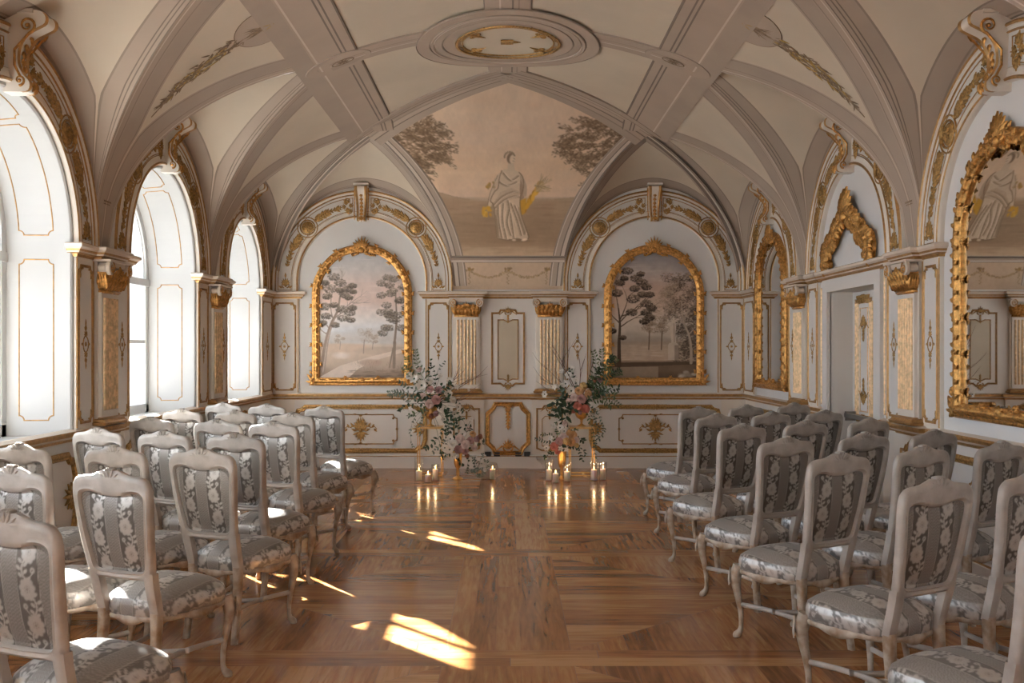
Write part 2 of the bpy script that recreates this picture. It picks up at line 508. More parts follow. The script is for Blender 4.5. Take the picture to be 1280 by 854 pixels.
def orn_crest_small(mb, F, sc=1):
    """palmette over a scrolled bracket with a short pendant"""
    F = sub(F, 0, 0, 0, sc)
    palmette(mb, F, 0, .0, pi/2, .085, 7, 2.2, .018)
    for m in (1, -1):
        Fm = sub(F, 0, 0, 0, 1, m)
        scroll(mb, Fm, .02, -.03, .2, .035, 1.2, .016, .014)
        rib(mb, Fm, [(.05,.02),(.09,-.01),(.12,-.035)], .018, .012, taper=True)
    for i in range(3): leaf(mb, F, 0, -.03-.035*i, -pi/2, .05, .03, .014)
def orn_drop(mb, F, L=.30, sc=1):
    F = sub(F, 0, 0, 0, sc)
    palmette(mb, F, 0, 0, -pi/2, .10, 7, 2.6, .022)
    y = -.06; w = .05
    while y > -L:
        leaf(mb, F, 0, y, -pi/2, .06, w, .018); leaf(mb, F, 0, y, -pi/2+.8, .045, w*.6, .014); leaf(mb, F, 0, y, -pi/2-.8, .045, w*.6, .014)
        y -= .04; w *= .9
def garland(mb, F, pts, step=.03, size=.028, h=.014, seed=3):
    """string of leaves along 2D points"""
    rnd = random.Random(seed); acc = 0
    for i in range(len(pts)-1):
        a, b = pts[i], pts[i+1]; l = math.hypot(b[0]-a[0], b[1]-a[1]); ang = math.atan2(b[1]-a[1], b[0]-a[0])
        k = max(1, int(round(l/step)))
        for j in range(k):
            t = j/k; x = a[0]+(b[0]-a[0])*t; y = a[1]+(b[1]-a[1])*t
            s = size*rnd.uniform(.75, 1.25)
            for q in (-.7, 0, .7):
                leaf(mb, F, x, y, ang+q+rnd.uniform(-.2,.2), s*1.4, s*.7, h)
            if rnd.random() < .4: boss(mb, F, x, y, s*.35, h*1.4, 0, 6)

def arch_fields(mb, F, uc, vc, r, sgn, v0, sc=1):
    """ornament of one archivolt half: foot palm, garlands, medallion, top scrolls; sgn -1/+1 side"""
    def at(a): return (uc + sgn*r*cos(a), vc + r*sin(a))
    # angles from the spring (0) to the crown (pi/2)
    p = at(-.10); orn_palm_foot(mb, sub(F, uc+sgn*r, v0+.06, 0, .95))
    garland(mb, F, [at(a) for a in np.linspace(.20, .44, 7)], .03, .042)
    garland(mb, F, [at(a) for a in np.linspace(.42, .64, 7)], .030, .058, seed=5)
    m = at(.78); orn_medallion(mb, sub(F, m[0], m[1]))
    ell(mb, F, m[0], m[1], .135, .135, .014, .01)
    garland(mb, F, [at(a) for a in np.linspace(.92, 1.10, 7)], .030, .058, seed=6)
    garland(mb, F, [at(a) for a in np.linspace(1.08, 1.30, 7)], .03, .042, seed=7)
    q = at(1.38); F2 = sub(F, q[0], q[1], (pi/2-1.38+0.0)*-sgn*1, 1, sgn)
    for k in (-1, 1):
        scroll(mb, sub(F2, 0, 0, 0, 1, 1), 0, k*.02, .4*k, .05, 1.2, .024, .014, mir=k)
        palmette(mb, F2, 0, k*.04, k*pi/2, .085, 5, 2.4, .016); palmette(mb, F2, .03*k, 0, 0 if k > 0 else pi, .07, 5, 2.0, .016)

# ------------------------------------------------------------------ gilt frame with painting or mirror
def catmull(P, n=6):
    out = []
    Q = [P[0]] + list(P) + [P[-1]]
    for i in range(1, len(Q)-2):
        for j in range(n):
            t = j/n
            out.append(tuple(.5*((2*b) + (-a+c)*t + (2*a-5*b+4*c-d)*t*t + (-a+3*b-3*c+d)*t**3) for a, b, c, d in zip(Q[i-1], Q[i], Q[i+1], Q[i+2])))
    out.append(tuple(P[-1])); return out
FH = [(.62,1.17),(.62,1.6),(.62,2.0),(.62,2.36),(.595,2.52),(.53,2.66),(.43,2.79),(.30,2.89),(.15,2.945),(0,2.97)]
FR = catmull(FH, 5)
FRAME = [(-u, v) for u, v in FR][::-1][:-1]
FRAME = FR + [(-u, v) for u, v in FR[::-1]][1:]      # right foot up over the crown to left foot
def frame_outline(inset):
    pts = FRAME; n = len(pts); out = []
    for i in range(n):
        a = pts[i-1] if i else (pts[0][0], pts[0][1]-.1); c = pts[i+1] if i < n-1 else (pts[-1][0], pts[-1][1]-.1)
        dx, dy = c[0]-a[0], c[1]-a[1]; l = math.hypot(dx, dy)
        out.append((pts[i][0]-dy/l*inset, pts[i][1]+dx/l*inset))
    return out
def gilt_frame(F, parent, seed=1):
    rnd = random.Random(seed)
    mb = MB()
    prof = [(-.055,0),(-.055,.03),(-.045,.05),(-.03,.045),(-.022,.05),(0,.075),(.022,.062),(.03,.045),(.042,.05),(.05,.035),(.05,0)]
    path = FRAME + [(-.62, 1.17)]
    mould(mb, F, FRAME, prof, closed=True)
    # twisted leaf wraps round the rounded middle member
    acc = 0; tot = 0
    L = [math.hypot(FRAME[i+1][0]-FRAME[i][0], FRAME[i+1][1]-FRAME[i][1]) for i in range(len(FRAME)-1)]
    T = sum(L); k = int(T/.052)
    def at(s):
        for i, l in enumerate(L):
            if s <= l or i == len(L)-1:
                t = s/l if l else 0
                a, b = FRAME[i], FRAME[i+1]
                return a[0]+(b[0]-a[0])*t, a[1]+(b[1]-a[1])*t, math.atan2(b[1]-a[1], b[0]-a[0])
            s -= l
    for j in range(k):
        u, v, a = at(T*(j+.5)/k)
        Fr = lambda x, y, n=0: F(x, y, n+.058)
        side = 1 if j % 2 else -1
        flip = 0 if j < k/2 else pi
        leaf(mb, Fr, u, v, a+side*.75, .06, .036, .02, bend=side*.5)
        leaf(mb, Fr, u+cos(a+pi/2)*.025*side, v+sin(a+pi/2)*.025*side, a-side*.4, .05, .028, .016)
        if j % 5 == 2:
            for s2 in (-1, 1):
                Fo = lambda x, y, n=0: F(x, y, n+.03)
                uu, vv = u+cos(a+pi/2)*.05*s2, v+sin(a+pi/2)*.05*s2
                scroll(mb, Fo, uu, vv, a, .018, 1.1, .014, .02, mir=s2)
                leaf(mb, Fo, uu, vv, a+s2*.9, .055, .03, .022); leaf(mb, Fo, uu, vv, a+pi-s2*.9, .045, .026, .02)
    # bottom rail foliage and corner leaves
    Fb = lambda x, y, n=0: F(x, y, n+.045)
    for j in range(16):
        x = -.55+1.1*j/15
        leaf(mb, Fb, x, 1.17+.012*(-1)**j, (.5 if j % 2 else pi-.5), .085, .045, .026, bend=.6)
        if j % 3 == 1: scroll(mb, Fb, x, 1.155, rnd.uniform(-.4,.4), .026, 1.2, .018, .024)
    for x in (-.22, .22):
        flower(mb, Fb, x, 1.225, .03, .03)
    palmette(mb, Fb, 0, 1.16, pi/2, .08, 7, 2.6, .03)
    for s in (-1, 1):
        Fs = sub(Fb, s*.62, 1.17, 0, 1, s)
        for a, l in ((-.2,.12),(.5,.12),(1.1,.10),(-.9,.09),(1.9,.11),(3.0,.10)):
            leaf(mb, Fs, .02, 0, a, l, .045, .028, bend=.5)
        scroll(mb, Fs, .05, .02, .9, .03, 1.2, .018, .026); boss(mb, Fs, 0, 0, .035, .03)
        leaf(mb, Fs, .07, .05, .8, .07, .04, .02); leaf(mb, Fs, .06, .1, 1.2, .06, .035, .02)
    mo = mb.build('frame', M['gold'], parent, smooth=True)
    cr = MB()
    Fc = sub(lambda x, y, n=0: F(x, y, n+.05), 0, 2.985, 0, 1)
    for kk in range(9):
        a = pi/2 + 2.0*(kk/8-.5)
        leaf(cr, Fc, 0, -.04, a, .19*(1-.25*abs(kk/8-.5)*2), .045, .035, bend=.6*(kk/8-.5))
    boss(cr, Fc, 0, -.045, .045, .045)
    for s in (-1, 1):
        Fs = sub(Fc, 0, 0, 0, 1, s)
        scroll(cr, Fs, .05, -.06, -.2, .045, 1.2, .026, .03)
        scroll(cr, Fs, .11, -.075, .1, .03, 1.2, .022, .026, mir=-1)
        leaf(cr, Fs, .03, -.06, -.7, .10, .05, .03); leaf(cr, Fs, .10, -.05, -.35, .13, .05, .028, bend=-.2); leaf(cr, Fs, .08, -.02, .3, .10, .045, .03, bend=-.8)
        leaf(cr, Fs, .18, -.07, -.3, .10, .04, .026)
    cr.build('crest', M['gold'], parent, smooth=True)
    return mo
# ------------------------------------------------------------------ walls
def runner(mb, F, plan, prof, mi=0, mats=None):
    """horizontal moulding: plan = [(u, n)] path, prof = [(v, out)]"""
    n = len(plan); P = [Vector(p) for p in plan]; R = []
    for i in range(n):
        a = P[i-1] if i else None; b = P[i]; c = P[i+1] if i < n-1 else None
        d1 = (b-a).normalized() if a is not None else None; d2 = (c-b).normalized() if c is not None else None
        d1 = d1 or d2; d2 = d2 or d1
        n1 = Vector((-d1.y, d1.x)); n2 = Vector((-d2.y, d2.x)); m = (n1+n2).normalized(); k = 1/max(.5, m.dot(n1))
        R.append([F(b.x+m.x*k*o, v, b.y+m.y*k*o) for v, o in prof])
    mb.grid(R, mi, mats_v=mats)

CORN = [(2.285,0),(2.285,.012),(2.305,.02),(2.315,.04),(2.325,.045),(2.34,.055),(2.355,.075),(2.375,.078),(2.385,.06),(2.385,-.05)]
CORN_M = [0,1,1,0,1,0,0,0,0]
RAILP = [(.925,0),(.925,.015),(.945,.022),(.955,.045),(.965,.052),(.985,.056),(1.0,.05),(1.005,.03),(1.015,.0),(1.015,-.02)]
RAIL_M = [0,1,0,0,1,1,0,0,0]
BASEP = [(0,.05),(.15,.05),(.155,.04),(.165,.028),(.18,.024),(.185,.0)]
BASE_M = [0,0,1,0,0]
WMATS = [M['pink'], M['goldline']]

def slab(F, parent, u0, u1, v0, v1, n, mat, name='wall_panel'):
    mb = MB(); mb.box(u0, v0, -.01, u1, v1, n, 0, F)
    return mb.build(name, mat, parent)

def panel(F, parent, u0, u1, diamond=True):
    """narrow raised wall panel with gold border, corner leaves and a drop ornament"""
    s = slab(F, parent, u0, u1, 1.0, 2.30, .03, M['cream'])
    mb = MB(); w = u1-u0; a = .045; Fp = lambda u, v, n=0: F(u, v, n+.03)
    mb2 = MB()
    r = notched(u0+a, 1.055, u1-a, 2.225, .035)
    flat_poly(mb2, Fp, r, n=.004)
    mb2.build('panel_field', M['white'], s)
    mould(mb, Fp, r, prof_panel(.02, .012), closed=True)
    for ea in (u0+.012, u1-.012):
        mould(mb, Fp, [(ea, 1.02), (ea, 2.28)], prof_round(.012, .008))
    mb.build('panel_moulding', M['goldline'], s)
    g = MB()
    if w > .2:
        for cu, cv, sx, sy in ((u0+a+.012,1.07,1,1),(u1-a-.012,1.07,-1,1),(u0+a+.012,2.21,1,-1),(u1-a-.012,2.21,-1,-1)):
            Fc = lambda x, y, n=0, cu=cu, cv=cv, sx=sx, sy=sy: Fp(cu+x*sx, cv+y*sy, n)
            orn_corner(g, Fc, .05)
        if diamond: orn_diamond(g, sub(Fp, (u0+u1)/2, 1.64))
        g.build('gilt_ornament', M['goldorn'], s, smooth=True)
    return s

def capital(F, parent, uc, n0):
    mb = MB(); g = MB(); Fc = lambda u, v, n=0: F(uc+u, v, n0+n)
    G = []
    for v, hw, d in ((2.035,.158,.03),(2.05,.168,.05),(2.065,.158,.035),(2.10,.150,.04),(2.15,.16,.06),(2.19,.185,.09),(2.20,.185,.09)):
        G.append([Fc(-hw, v, -.02), Fc(-hw, v, d), Fc(0, v, d*1.05), Fc(hw, v, d), Fc(hw, v, -.02)])
    g.grid(G)
    for r_, (v0, L, nn) in enumerate(((2.06,.095,7),(2.095,.12,6))):
        for k in range(nn):
            x = -.14+.28*k/(nn-1)
            Fl = lambda u, v, n=0, v0=v0, r_=r_: Fc(u, v, n+.045+(v-v0)*.5+r_*.008)
            leaf(g, Fl, x, v0, pi/2-x*1.2, L, .065, .026)
            leaf(g, Fl, x, v0+.035, pi/2+.7, L*.5, .03, .018); leaf(g, Fl, x, v0+.035, pi/2-.7, L*.5, .03, .018)
    for s in (-1, 1):
        for k in range(4):
            Fs = lambda u, v, n=0, s=s: Fc(s*(.158+(v-2.06)*.25+n), v, u)
            leaf(g, Fs, .01+.02*k, 2.07, pi/2, .11, .035, .02)
    palmette(g, lambda u, v, n=0: Fc(u, v, n+.10), 0, 2.175, pi/2, .075, 5, 2.2, .022)
    for s in (-1, 1):
        Fv = lambda u, v, n=0, s=s: Fc(s*u, v, n+.118)
        scroll(g, Fv, .178, 2.272, pi, .046, 1.6, .012, .008)
    c = g.build('capital', M['gold'], parent, smooth=True)
    mb.box(-.225, 2.275, -.02, .225, 2.292, .125, 0, Fc)
    for s in (-1, 1):
        r = .056
        G = [[Fc(s*.182+rr*cos(a), 2.226+rr*sin(a), d) for a in np.linspace(0, 2*pi, 19)] for rr, d in ((r*.55,.02),(r*.55,.075),(r*.95,.088),(r,.112),(r-.006,.119),(r-.014,.112),(r*.2,.112),(.0,.112))]
        mb.grid(G)
    mb.box(-.15, 2.235, 0, .15, 2.275, .095, 0, Fc)
    mb.build('volutes', M['pink'], c)
def pilaster(F, parent, uc, n0=.03):
    mb = MB()
    Fp = lambda u, v, n=0: F(uc+u, v, n)
    mb.box(-.185, 1.0, -.01, .185, 2.30, n0+.025, 0, Fp)
    mb.box(-.165, 1.07, n0, .165, 2.04, n0+.05, 0, Fp)
    p = mb.build('pilaster', M['cream'], parent)
    f = MB(); Ff = lambda u, v, n=0: Fp(u, v, n+n0+.05)
    for k in range(6):
        x = -.118+.236*k/5
        mould(f, Ff, [(x, 1.13), (x, 2.00)], prof_round(.026, .018, 6))
    f.build('flutes', M['goldpale'], p, smooth=True)
    b = MB()
    runner(b, Fp, [(-.165,.0),(-.165,n0+.05),(.165,n0+.05),(.165,.0)], [(1.015,.0),(1.015,.05),(1.035,.055),(1.045,.04),(1.06,.035),(1.075,.0)])
    b.build('base_moulding', M['goldline'], p)
    capital(F, p, uc, n0+.02)
    # pedestal in the dado
    d = MB(); d.box(-.235, 0, -.01, .235, .93, .045, 0, Fp)
    dd = d.build('pedestal', M['cream'], parent)
    e = MB(); Fe = lambda u, v, n=0: Fp(u, v, n+.045)
    pth = [(-.17,.27),(-.10,.24),(.10,.24),(.17,.27),(.17,.80),(.10,.80),(.07,.84),(-.07,.84),(-.10,.80),(-.17,.80)]
    mould(e, Fe, pth, prof_panel(.022,.014), closed=True)
    mould(e, Fe, [(-.10,.30),(.10,.30),(.10,.66),(.06,.70),(-.06,.70),(-.10,.66)], prof_round(.010,.008), closed=True)
    e.build('panel_moulding', M['goldline'], dd)
    g = MB(); orn_crest_small(g, sub(Fe, 0, .80)); 
    Fd = sub(Fe, 0, .27, pi); orn_crest_small(g, Fd, .8)
    g.build('gilt_ornament', M['goldorn'], dd, smooth=True)
    return p

def archivolt(F, parent, uc, vc, ri, ro, v0=2.37, side_key=False, fields=True):
    mb = MB(); rm = (ri+ro)/2; h = (ro-ri)/2
    path = [(uc+rm, v0)] + arc(uc, vc, rm, 0, pi, 56) + [(uc-rm, v0)]
    prof = [(-h,-.01),(-h,.05),(-h+.012,.058),(-h+.024,.05),(-h+.03,.04),(-h+.05,.036),(-h+.058,.046),(-h+.066,.036),(-h+.07,.03),
            (h-.09,.03),(h-.085,.038),(h-.075,.030),(h-.05,.034),(h-.03,.042),(h-.018,.055),(h-.006,.048),(h,.03),(h,-.01)]
    mats = [0,1,1,0,0,1,1,2,2,1,0,0,1,1,0,0,0]
    mats = [0,1,1,0,0,1,1,2,2,1,0,0,0,1,1,0,0]
    mould(mb, F, path, prof, mats=mats)
    a = mb.build('archivolt', [M['cream'], M['goldline'], M['white']], parent)
    Ff = lambda u, v, n=0: F(u, v, n+.031)
    g = MB()
    rf = rm + (-.07+.09)/2*-1 + 0
    rf = rm - .01
    for s in (-1, 1): arch_fields(g, Ff, uc, vc, rf, s, v0)
    g.build('gilt_ornament', M['goldorn'], a, smooth=True)
    ln = MB()
    for s in (-1, 1):
        q0, q1 = ro-.095, ri+.10
        fld = [(uc+s*q0, v0+.03)] + [(uc+s*q0*cos(t), vc+q0*sin(t)) for t in np.linspace(0, pi/2-.11, 30)] + [(uc+s*q1*cos(t), vc+q1*sin(t)) for t in np.linspace(pi/2-.13, 0, 30)] + [(uc+s*q1, v0+.03)]
        mould(ln, Ff, fld, prof_round(.009,.006), closed=True)
    ln.build('field_border', M['goldline'], a)
    # keystone console
    k = MB(); w = .075
    if side_key:
        sp = [(ri-.06,.10),(ri-.05,.15),(ri,.16),(ri+.05,.12),(ri+.12,.09),(ri+.22,.10),(ri+.30,.15),(ri+.34,.22),(ri+.37,.27),(ri+.42,.27),(ri+.45,.22),(ri+.45,.10),(ri+.44,-.01)]
    else:
        sp = [(ri-.05,.06),(ri-.045,.10),(ri,.11),(ri+.05,.085),(ri+.15,.07),(ri+.25,.09),(ri+.32,.13),(ri+.36,.15),(ri+.40,.15),(ri+.42,.12),(ri+.42,-.01)]
    sp = catmull(sp, 3)
    K = []
    for r, n in sp:
        ww = w*(.8+.35*(r-ri)/.4)
        K.append([F(uc-ww, vc+r, -.01), F(uc-ww, vc+r, n), F(uc-ww*.8, vc+r, n+.012), F(uc-ww*.55, vc+r, n), F(uc+ww*.55, vc+r, n), F(uc+ww*.8, vc+r, n+.012), F(uc+ww, vc+r, n), F(uc+ww, vc+r, -.01)])
    k.grid(K, mats_v=[0,1,1,0,1,1,0])
    k.add([K[0][i] for i in range(8)], [tuple(range(8))], 0); 
    k.box(uc-w*1.35, vc+ri+.43, -.01, uc+w*1.35, vc+ri+.455, sp[-3][1]+.14 if side_key else .15, 0, F)
    ko = k.build('keystone', [M['cream'], M['goldline']], a); smooth_by_angle(ko, 40)
    kg = MB()
    top = sp[-12] if len(sp) > 12 else sp[-1]
    for s in (-1, 1):
        Fs = lambda x, y, n=0, s=s: F(uc+s*(w*1.12+n), vc+y, x)
        ntop = .20 if side_key else .10
        scroll(kg, Fs, ntop-.03, ri+.30, .2, .055, 1.5, .02, .014)
        scroll(kg, Fs, .11 if side_key else .07, ri-.03, 0, .035, 1.3, .016, .012)
        rib(kg, Fs, [(.12,ri+.02),(.08,ri+.1),(.08,ri+.2),(ntop-.02,ri+.31)], .016, .012)
    for j in range(7):
        t = j/6; r = ri-.01+.30*t
        nn = float(np.interp(r, [p[0] for p in sp[:-3]], [p[1] for p in sp[:-3]]))
        leaf(kg, lambda x, y, n=0, nn=nn: F(uc+x, vc+y, n+nn), 0, r+.02, -pi/2, .06, .05*(1-.5*t), .014)
        leaf(kg, lambda x, y, n=0, nn=nn: F(uc+x, vc+y, n+nn), 0, r+.02, -pi/2+.7, .04, .03*(1-.5*t), .012)
        leaf(kg, lambda x, y, n=0, nn=nn: F(uc+x, vc+y, n+nn), 0, r+.02, -pi/2-.7, .04, .03*(1-.5*t), .012)
    nb = .16 if side_key else .11
    palmette(kg, lambda x, y, n=0: F(uc+x, vc+y, n+nb), 0, ri+.0, -pi/2, .07, 7, 2.6, .02)
    kg.build('gilt_ornament', M['gold'], ko, smooth=True)
    return a

def dado(F, parent, uc, hw, inner=True, orn=True):
    """dado field: heavy shaped gold moulding, thin inner panel, sprays"""
    s = slab(F, parent, uc-hw-.02, uc+hw+.02, .19, .915, .008, M['white'], 'dado_panel')
    Fp = lambda u, v, n=0: F(u, v, n+.008)
    mb = MB()
    v0, v1 = .235, .825; c = .09
    P = [(uc-hw+c*1.4,v0),(uc+hw-c*1.4,v0),(uc+hw-c,v0+.035),(uc+hw-.03,v0+.05),(uc+hw,v0+c+.06),(uc+hw,v1-c-.06),(uc+hw-.03,v1-.05),(uc+hw-c,v1-.035),(uc+hw-c*1.4,v1),(uc-hw+c*1.4,v1),(uc-hw+c,v1-.035),(uc-hw+.03,v1-.05),(uc-hw,v1-c-.06),(uc-hw,v0+c+.06),(uc-hw+.03,v0+.05),(uc-hw+c,v0+.035)]
    mould(mb, Fp, P, [(-.03,0),(-.03,.014),(-.02,.022),(-.005,.026),(.01,.016),(.02,.018),(.03,0)], closed=True)
    mb.build('panel_moulding', M['goldorn'], s)
    iw = min(.49, hw-.3)
    if inner:
        l = MB(); mould(l, Fp, notched(uc-iw, .325, uc+iw, .72, .05, True), prof_panel(.014,.010), closed=True)
        l.build('panel_line', M['goldline'], s)
    g = MB()
    if orn:
        orn_dado(g, sub(Fp, uc, .53), .92)
        for v in (.825,.235): orn_rail(g, sub(Fp, uc, v), 1.3)
        for a in (-1, 1):
            for v in (.37,.67): boss(g, Fp, uc+a*(iw-.05), v, .016, .012)
            flower(g, Fp, uc+a*iw, .525, .022, .014)
            if hw > .6:
                F2 = sub(Fp, uc+a*(hw-.0), .53, 0, 1, a)
                palmette(g, F2, -.04, 0, pi, .16, 7, 2.3, .026)
                scroll(g, F2, -.02, .03, pi/2+.2, .05, 1.3, .026, .022); scroll(g, F2, -.02, -.03, -pi/2-.2, .05, 1.3, .026, .022, mir=-1)
                leaf(g, F2, 0, .04, pi/2, .14, .05, .02); leaf(g, F2, 0, -.04, -pi/2, .14, .05, .02)
                boss(g, F2, -.03, 0, .035, .03)
            leaf(g, Fp, uc+a*.05, .72, pi/2-a*1.3, .05, .02, .012); leaf(g, Fp, uc+a*.05, .325, -pi/2+a*1.3, .05, .02, .012)
        palmette(g, Fp, uc, .325, pi/2, .045, 5, 2, .014); palmette(g, Fp, uc, .72, -pi/2, .045, 5, 2, .014)
        g.build('gilt_ornament', M['goldorn'], s, smooth=True)
    return s

# ---- back wall
mb = MB(); mb.box(-HW-.9, -.02, -.12, HW+.3, 4.9, 0, 0, back)
wall_back = struct(mb.build('wall_back', M['niche']))
for s in (-1, 1):
    for u0, u1 in ((.757,1.118),(2.822,3.205)):
        a, b = sorted((s*u0, s*u1)); panel(back, wall_back, a, b)
    pilaster(back, wall_back, s*.56)
    archivolt(back, wall_back, s*1.97, 2.52, .855, 1.225)
    dado(back, wall_back, s*1.99, .87)
    # wall field between dado panel and corner / pedestal
slab(back, wall_back, -.375, .375, 1.0, 2.30, .012, M['white'], 'wall_field')
slab(back, wall_back, -3.21, 3.21, .0, .93, .004, M['cream'], 'dado_ground')
mb = MB()
Fb = lambda u, v, n=0: back(u, v, n+.012)
mould(mb, Fb, [(-.215,1.14),(-.10,1.14),(-.06,1.11),(.06,1.11),(.10,1.14),(.215,1.14),(.215,2.09),(.12,2.09),(.10,2.13),(-.10,2.13),(-.12,2.09),(-.215,2.09)], prof_panel(.024,.016), closed=True)
mould(mb, Fb, [(-.135,1.20),(-.06,1.20),(0,1.17),(.06,1.20),(.135,1.20),(.135,2.00),(.06,2.00),(0,1.97),(-.06,2.00),(-.135,2.00)], prof_panel(.014,.012), closed=True)
mb.build('panel_moulding', M['goldline'], wall_back)
mb = MB(); flat_poly(mb, Fb, [(-.135,1.20),(-.06,1.20),(0,1.17),(.06,1.20),(.135,1.20),(.135,2.00),(.06,2.00),(0,1.97),(-.06,2.00),(-.135,2.00)], n=.003)
mb.build('panel_field', M['panelcream'], wall_back)
g = MB(); orn_crest_small(g, sub(Fb, 0, 2.10), 1.0); orn_crest_small(g, sub(Fb, 0, 1.12, pi), 1.0)
g.build('gilt_ornament', M['goldorn'], wall_back, smooth=True)
# centre dado panel with heavy eight-sided gilt moulding
sd = slab(back, wall_back, -.32, .32, .19, .92, .010, M['white'], 'dado_panel')
mb = MB(); Fd = lambda u, v, n=0: back(u, v, n+.010)
mould(mb, Fd, [(-.17,.20),(.17,.20),(.20,.27),(.275,.34),(.275,.73),(.20,.80),(.17,.86),(-.17,.86),(-.20,.80),(-.275,.73),(-.275,.34),(-.20,.27)], [(-.03,0),(-.03,.018),(-.015,.03),(0,.02),(.015,.026),(.03,0)], closed=True)
mb.build('panel_moulding', M['gold'], sd, smooth=False)
g = MB(); orn_drop(g, sub(Fd, 0, .86), .30, 1.1); orn_crest_small(g, sub(Fd, 0, .27), 1.5)
for s in (-1, 1): orn_rail(g, sub(Fd, s*.12, .865), .6)
g.build('gilt_ornament', M['gold'], sd, smooth=True)
# cornice, rail and base of the back wall
mb = MB()
def plan_side(s, a, b):   # from a to b (a<b) at height n with returns
    return [(a,-.03),(a,.03),(b,.03),(b,-.03)]
cen = [(-1.14,-.02),(-1.14,.03),(-.76,.03),(-.76,.085),(-.36,.085),(-.36,.012),(.36,.012),(.36,.085),(.76,.085),(.76,.03),(1.14,.03),(1.14,-.02)]
runner(mb, back, cen, CORN, mats=CORN_M)
for s in (-1, 1):
    a, b = sorted((s*2.80, s*3.21)); runner(mb, back, [(a,-.02),(a,.03),(b,.03)] if s > 0 else [(a,.03),(b,.03),(b,-.02)], CORN, mats=CORN_M)
mb.build('cornice', WMATS, wall_back)
mb = MB()
runner(mb, back, [(-3.21,.0),(-.80,.0),(-.80,.045),(-.32,.045),(-.32,.0),(.32,.0),(.32,.045),(.80,.045),(.80,.0),(3.21,.0)], RAILP, mats=RAIL_M)
mb.build('chair_rail', WMATS, wall_back)
mb = MB()
runner(mb, back, [(-3.21,0),(-.80,0),(-.80,.045),(-.32,.045),(-.32,.0),(.32,.0),(.32,.045),(.80,.045),(.80,0),(3.21,0)], BASEP, mats=BASE_M)
struct(mb.build('baseboard_back', [M['white'], M['goldline']]))

# ---- side walls
def side_wall(F, name, sgn):
    lft = name == 'left'
    mb = MB()
    outer = rect(YR, -.02, YB, 4.9)
    holes = []
    for yc, w in zip(BAYS, BHW):
        if lft:
            holes.append([(yc+w, SILL)] + arc(yc, 2.38, w, 0, pi, 40) + [(yc-w, SILL)])
    if not lft: holes.append(rect(8.62, 0.0, 9.94, 2.28)[::1])
    if not lft:
        outer = [(YR,-.02),(8.62,-.02),(8.62,2.28),(9.94,2.28),(9.94,-.02),(YB,-.02),(YB,4.9),(YR,4.9)]; holes = []
    flat_poly(mb, F, outer, holes, 0)
    w = struct(mb.build('wall_'+name, M['niche']))
    for i, yp in enumerate(PIERS[3:]):
        pilaster(F, w, yp)
    for i, yp in enumerate(PIERS):
        ends = []
        if i > 0: ends.append((BAYS[i-1]+BHW[i-1], yp-.19))
        e1 = BAYS[i]-BHW[i]
        ends.append((yp+.19, e1))
        for a, b in ends:
            if yp > 4: panel(F, w, a, b)
            else: slab(F, w, a, b, 1.0, 2.30, .03, M['cream'])
        a = (BAYS[i-1]+BHW[i-1]) if i else YR; b = e1
        c = MB()
        runner(c, F, [(a,-.02),(a,.03),(yp-.2,.03),(yp-.2,.085),(yp+.2,.085),(yp+.2,.03),(b,.03),(b,-.02)] if i else [(a,.03),(b,.03),(b,-.02)], CORN, mats=CORN_M)
        c.build('cornice', WMATS, w)
    a = BAYS[5]+BHW[5]
    panel(F, w, a, YB-.03)
    c = MB(); runner(c, F, [(a,-.02),(a,.03),(YB,.03)], CORN, mats=CORN_M); c.build('cornice', WMATS, w)
    for i, (yc, bw) in enumerate(zip(BAYS, BHW)):
        if i >= 2: archivolt(F, w, yc, 2.38, bw, bw+.37, side_key=True)
        if not lft and i == 4: continue
        if i >= 2: dado(F, w, yc, bw+.02)
    cuts = [(YR, YB)] if lft else [(YR, 8.50), (10.06, YB)]
    for a, b in cuts:
        plan = [(a, 0)]
        for yp in PIERS:
            if a < yp-.24 and yp+.24 < b: plan += [(yp-.24,0),(yp-.24,.045),(yp+.24,.045),(yp+.24,0)]
        plan += [(b, 0)]
        c = MB(); runner(c, F, plan, RAILP, mats=RAIL_M); c.build('chair_rail', WMATS, w)
        c = MB(); runner(c, F, plan, BASEP, mats=BASE_M); struct(c.build('baseboard_'+name, [M['white'], M['goldline']]))
    for (a, b) in ([(YR, YB)] if lft else [(YR, 8.5), (10.06, YB)]):
        slab(F, w, a, b, .0, .93, .004, M['cream'], 'dado_ground')
    return w
wall_left = side_wall(left, 'left', -1)
wall_right = side_wall(right, 'right', 1)

# overdoor cornice and tympanum ornament in the door bay
c = MB(); runner(c, right, [(8.34,-.0),(8.34,.02),(10.22,.02),(10.22,.0)], CORN, mats=CORN_M); c.build('cornice', WMATS, wall_right)
g = MB(); Fo = lambda u, v, n=0: right(u, v, n+.01)
for s in (-1, 1):
    Fs = sub(Fo, 9.28, 0, 0, 1, s)
    P = catmull([(.56,2.42),(.60,2.50),(.55,2.60),(.44,2.62),(.36,2.66),(.28,2.74),(.16,2.80),(.05,2.86)], 5)
    rib(g, Fs, P, .085, .07)
    for j in range(0, len(P)-1, 1):
        a = math.atan2(P[j+1][1]-P[j][1], P[j+1][0]-P[j][0])
        for q in (-1, 1):
            Fl = lambda x, y, n=0: Fs(x, y, n+.045)
            leaf(g, Fl, P[j][0], P[j][1], a+q*(.9 if j % 2 else 2.0), .13 if j % 3 else .09, .06, .045, bend=q*.6)
    for x, y, r in ((.57,2.44,.05),(.54,2.59,.06),(.42,2.66,.05),(.30,2.74,.055),(.17,2.80,.05),(.08,2.86,.06)):
        boss(g, Fs, x, y, r, .09); scroll(g, lambda x_, y_, n=0: Fs(x_, y_, n+.05), x, y-.03, .3, .05, 1.2, .026, .03)
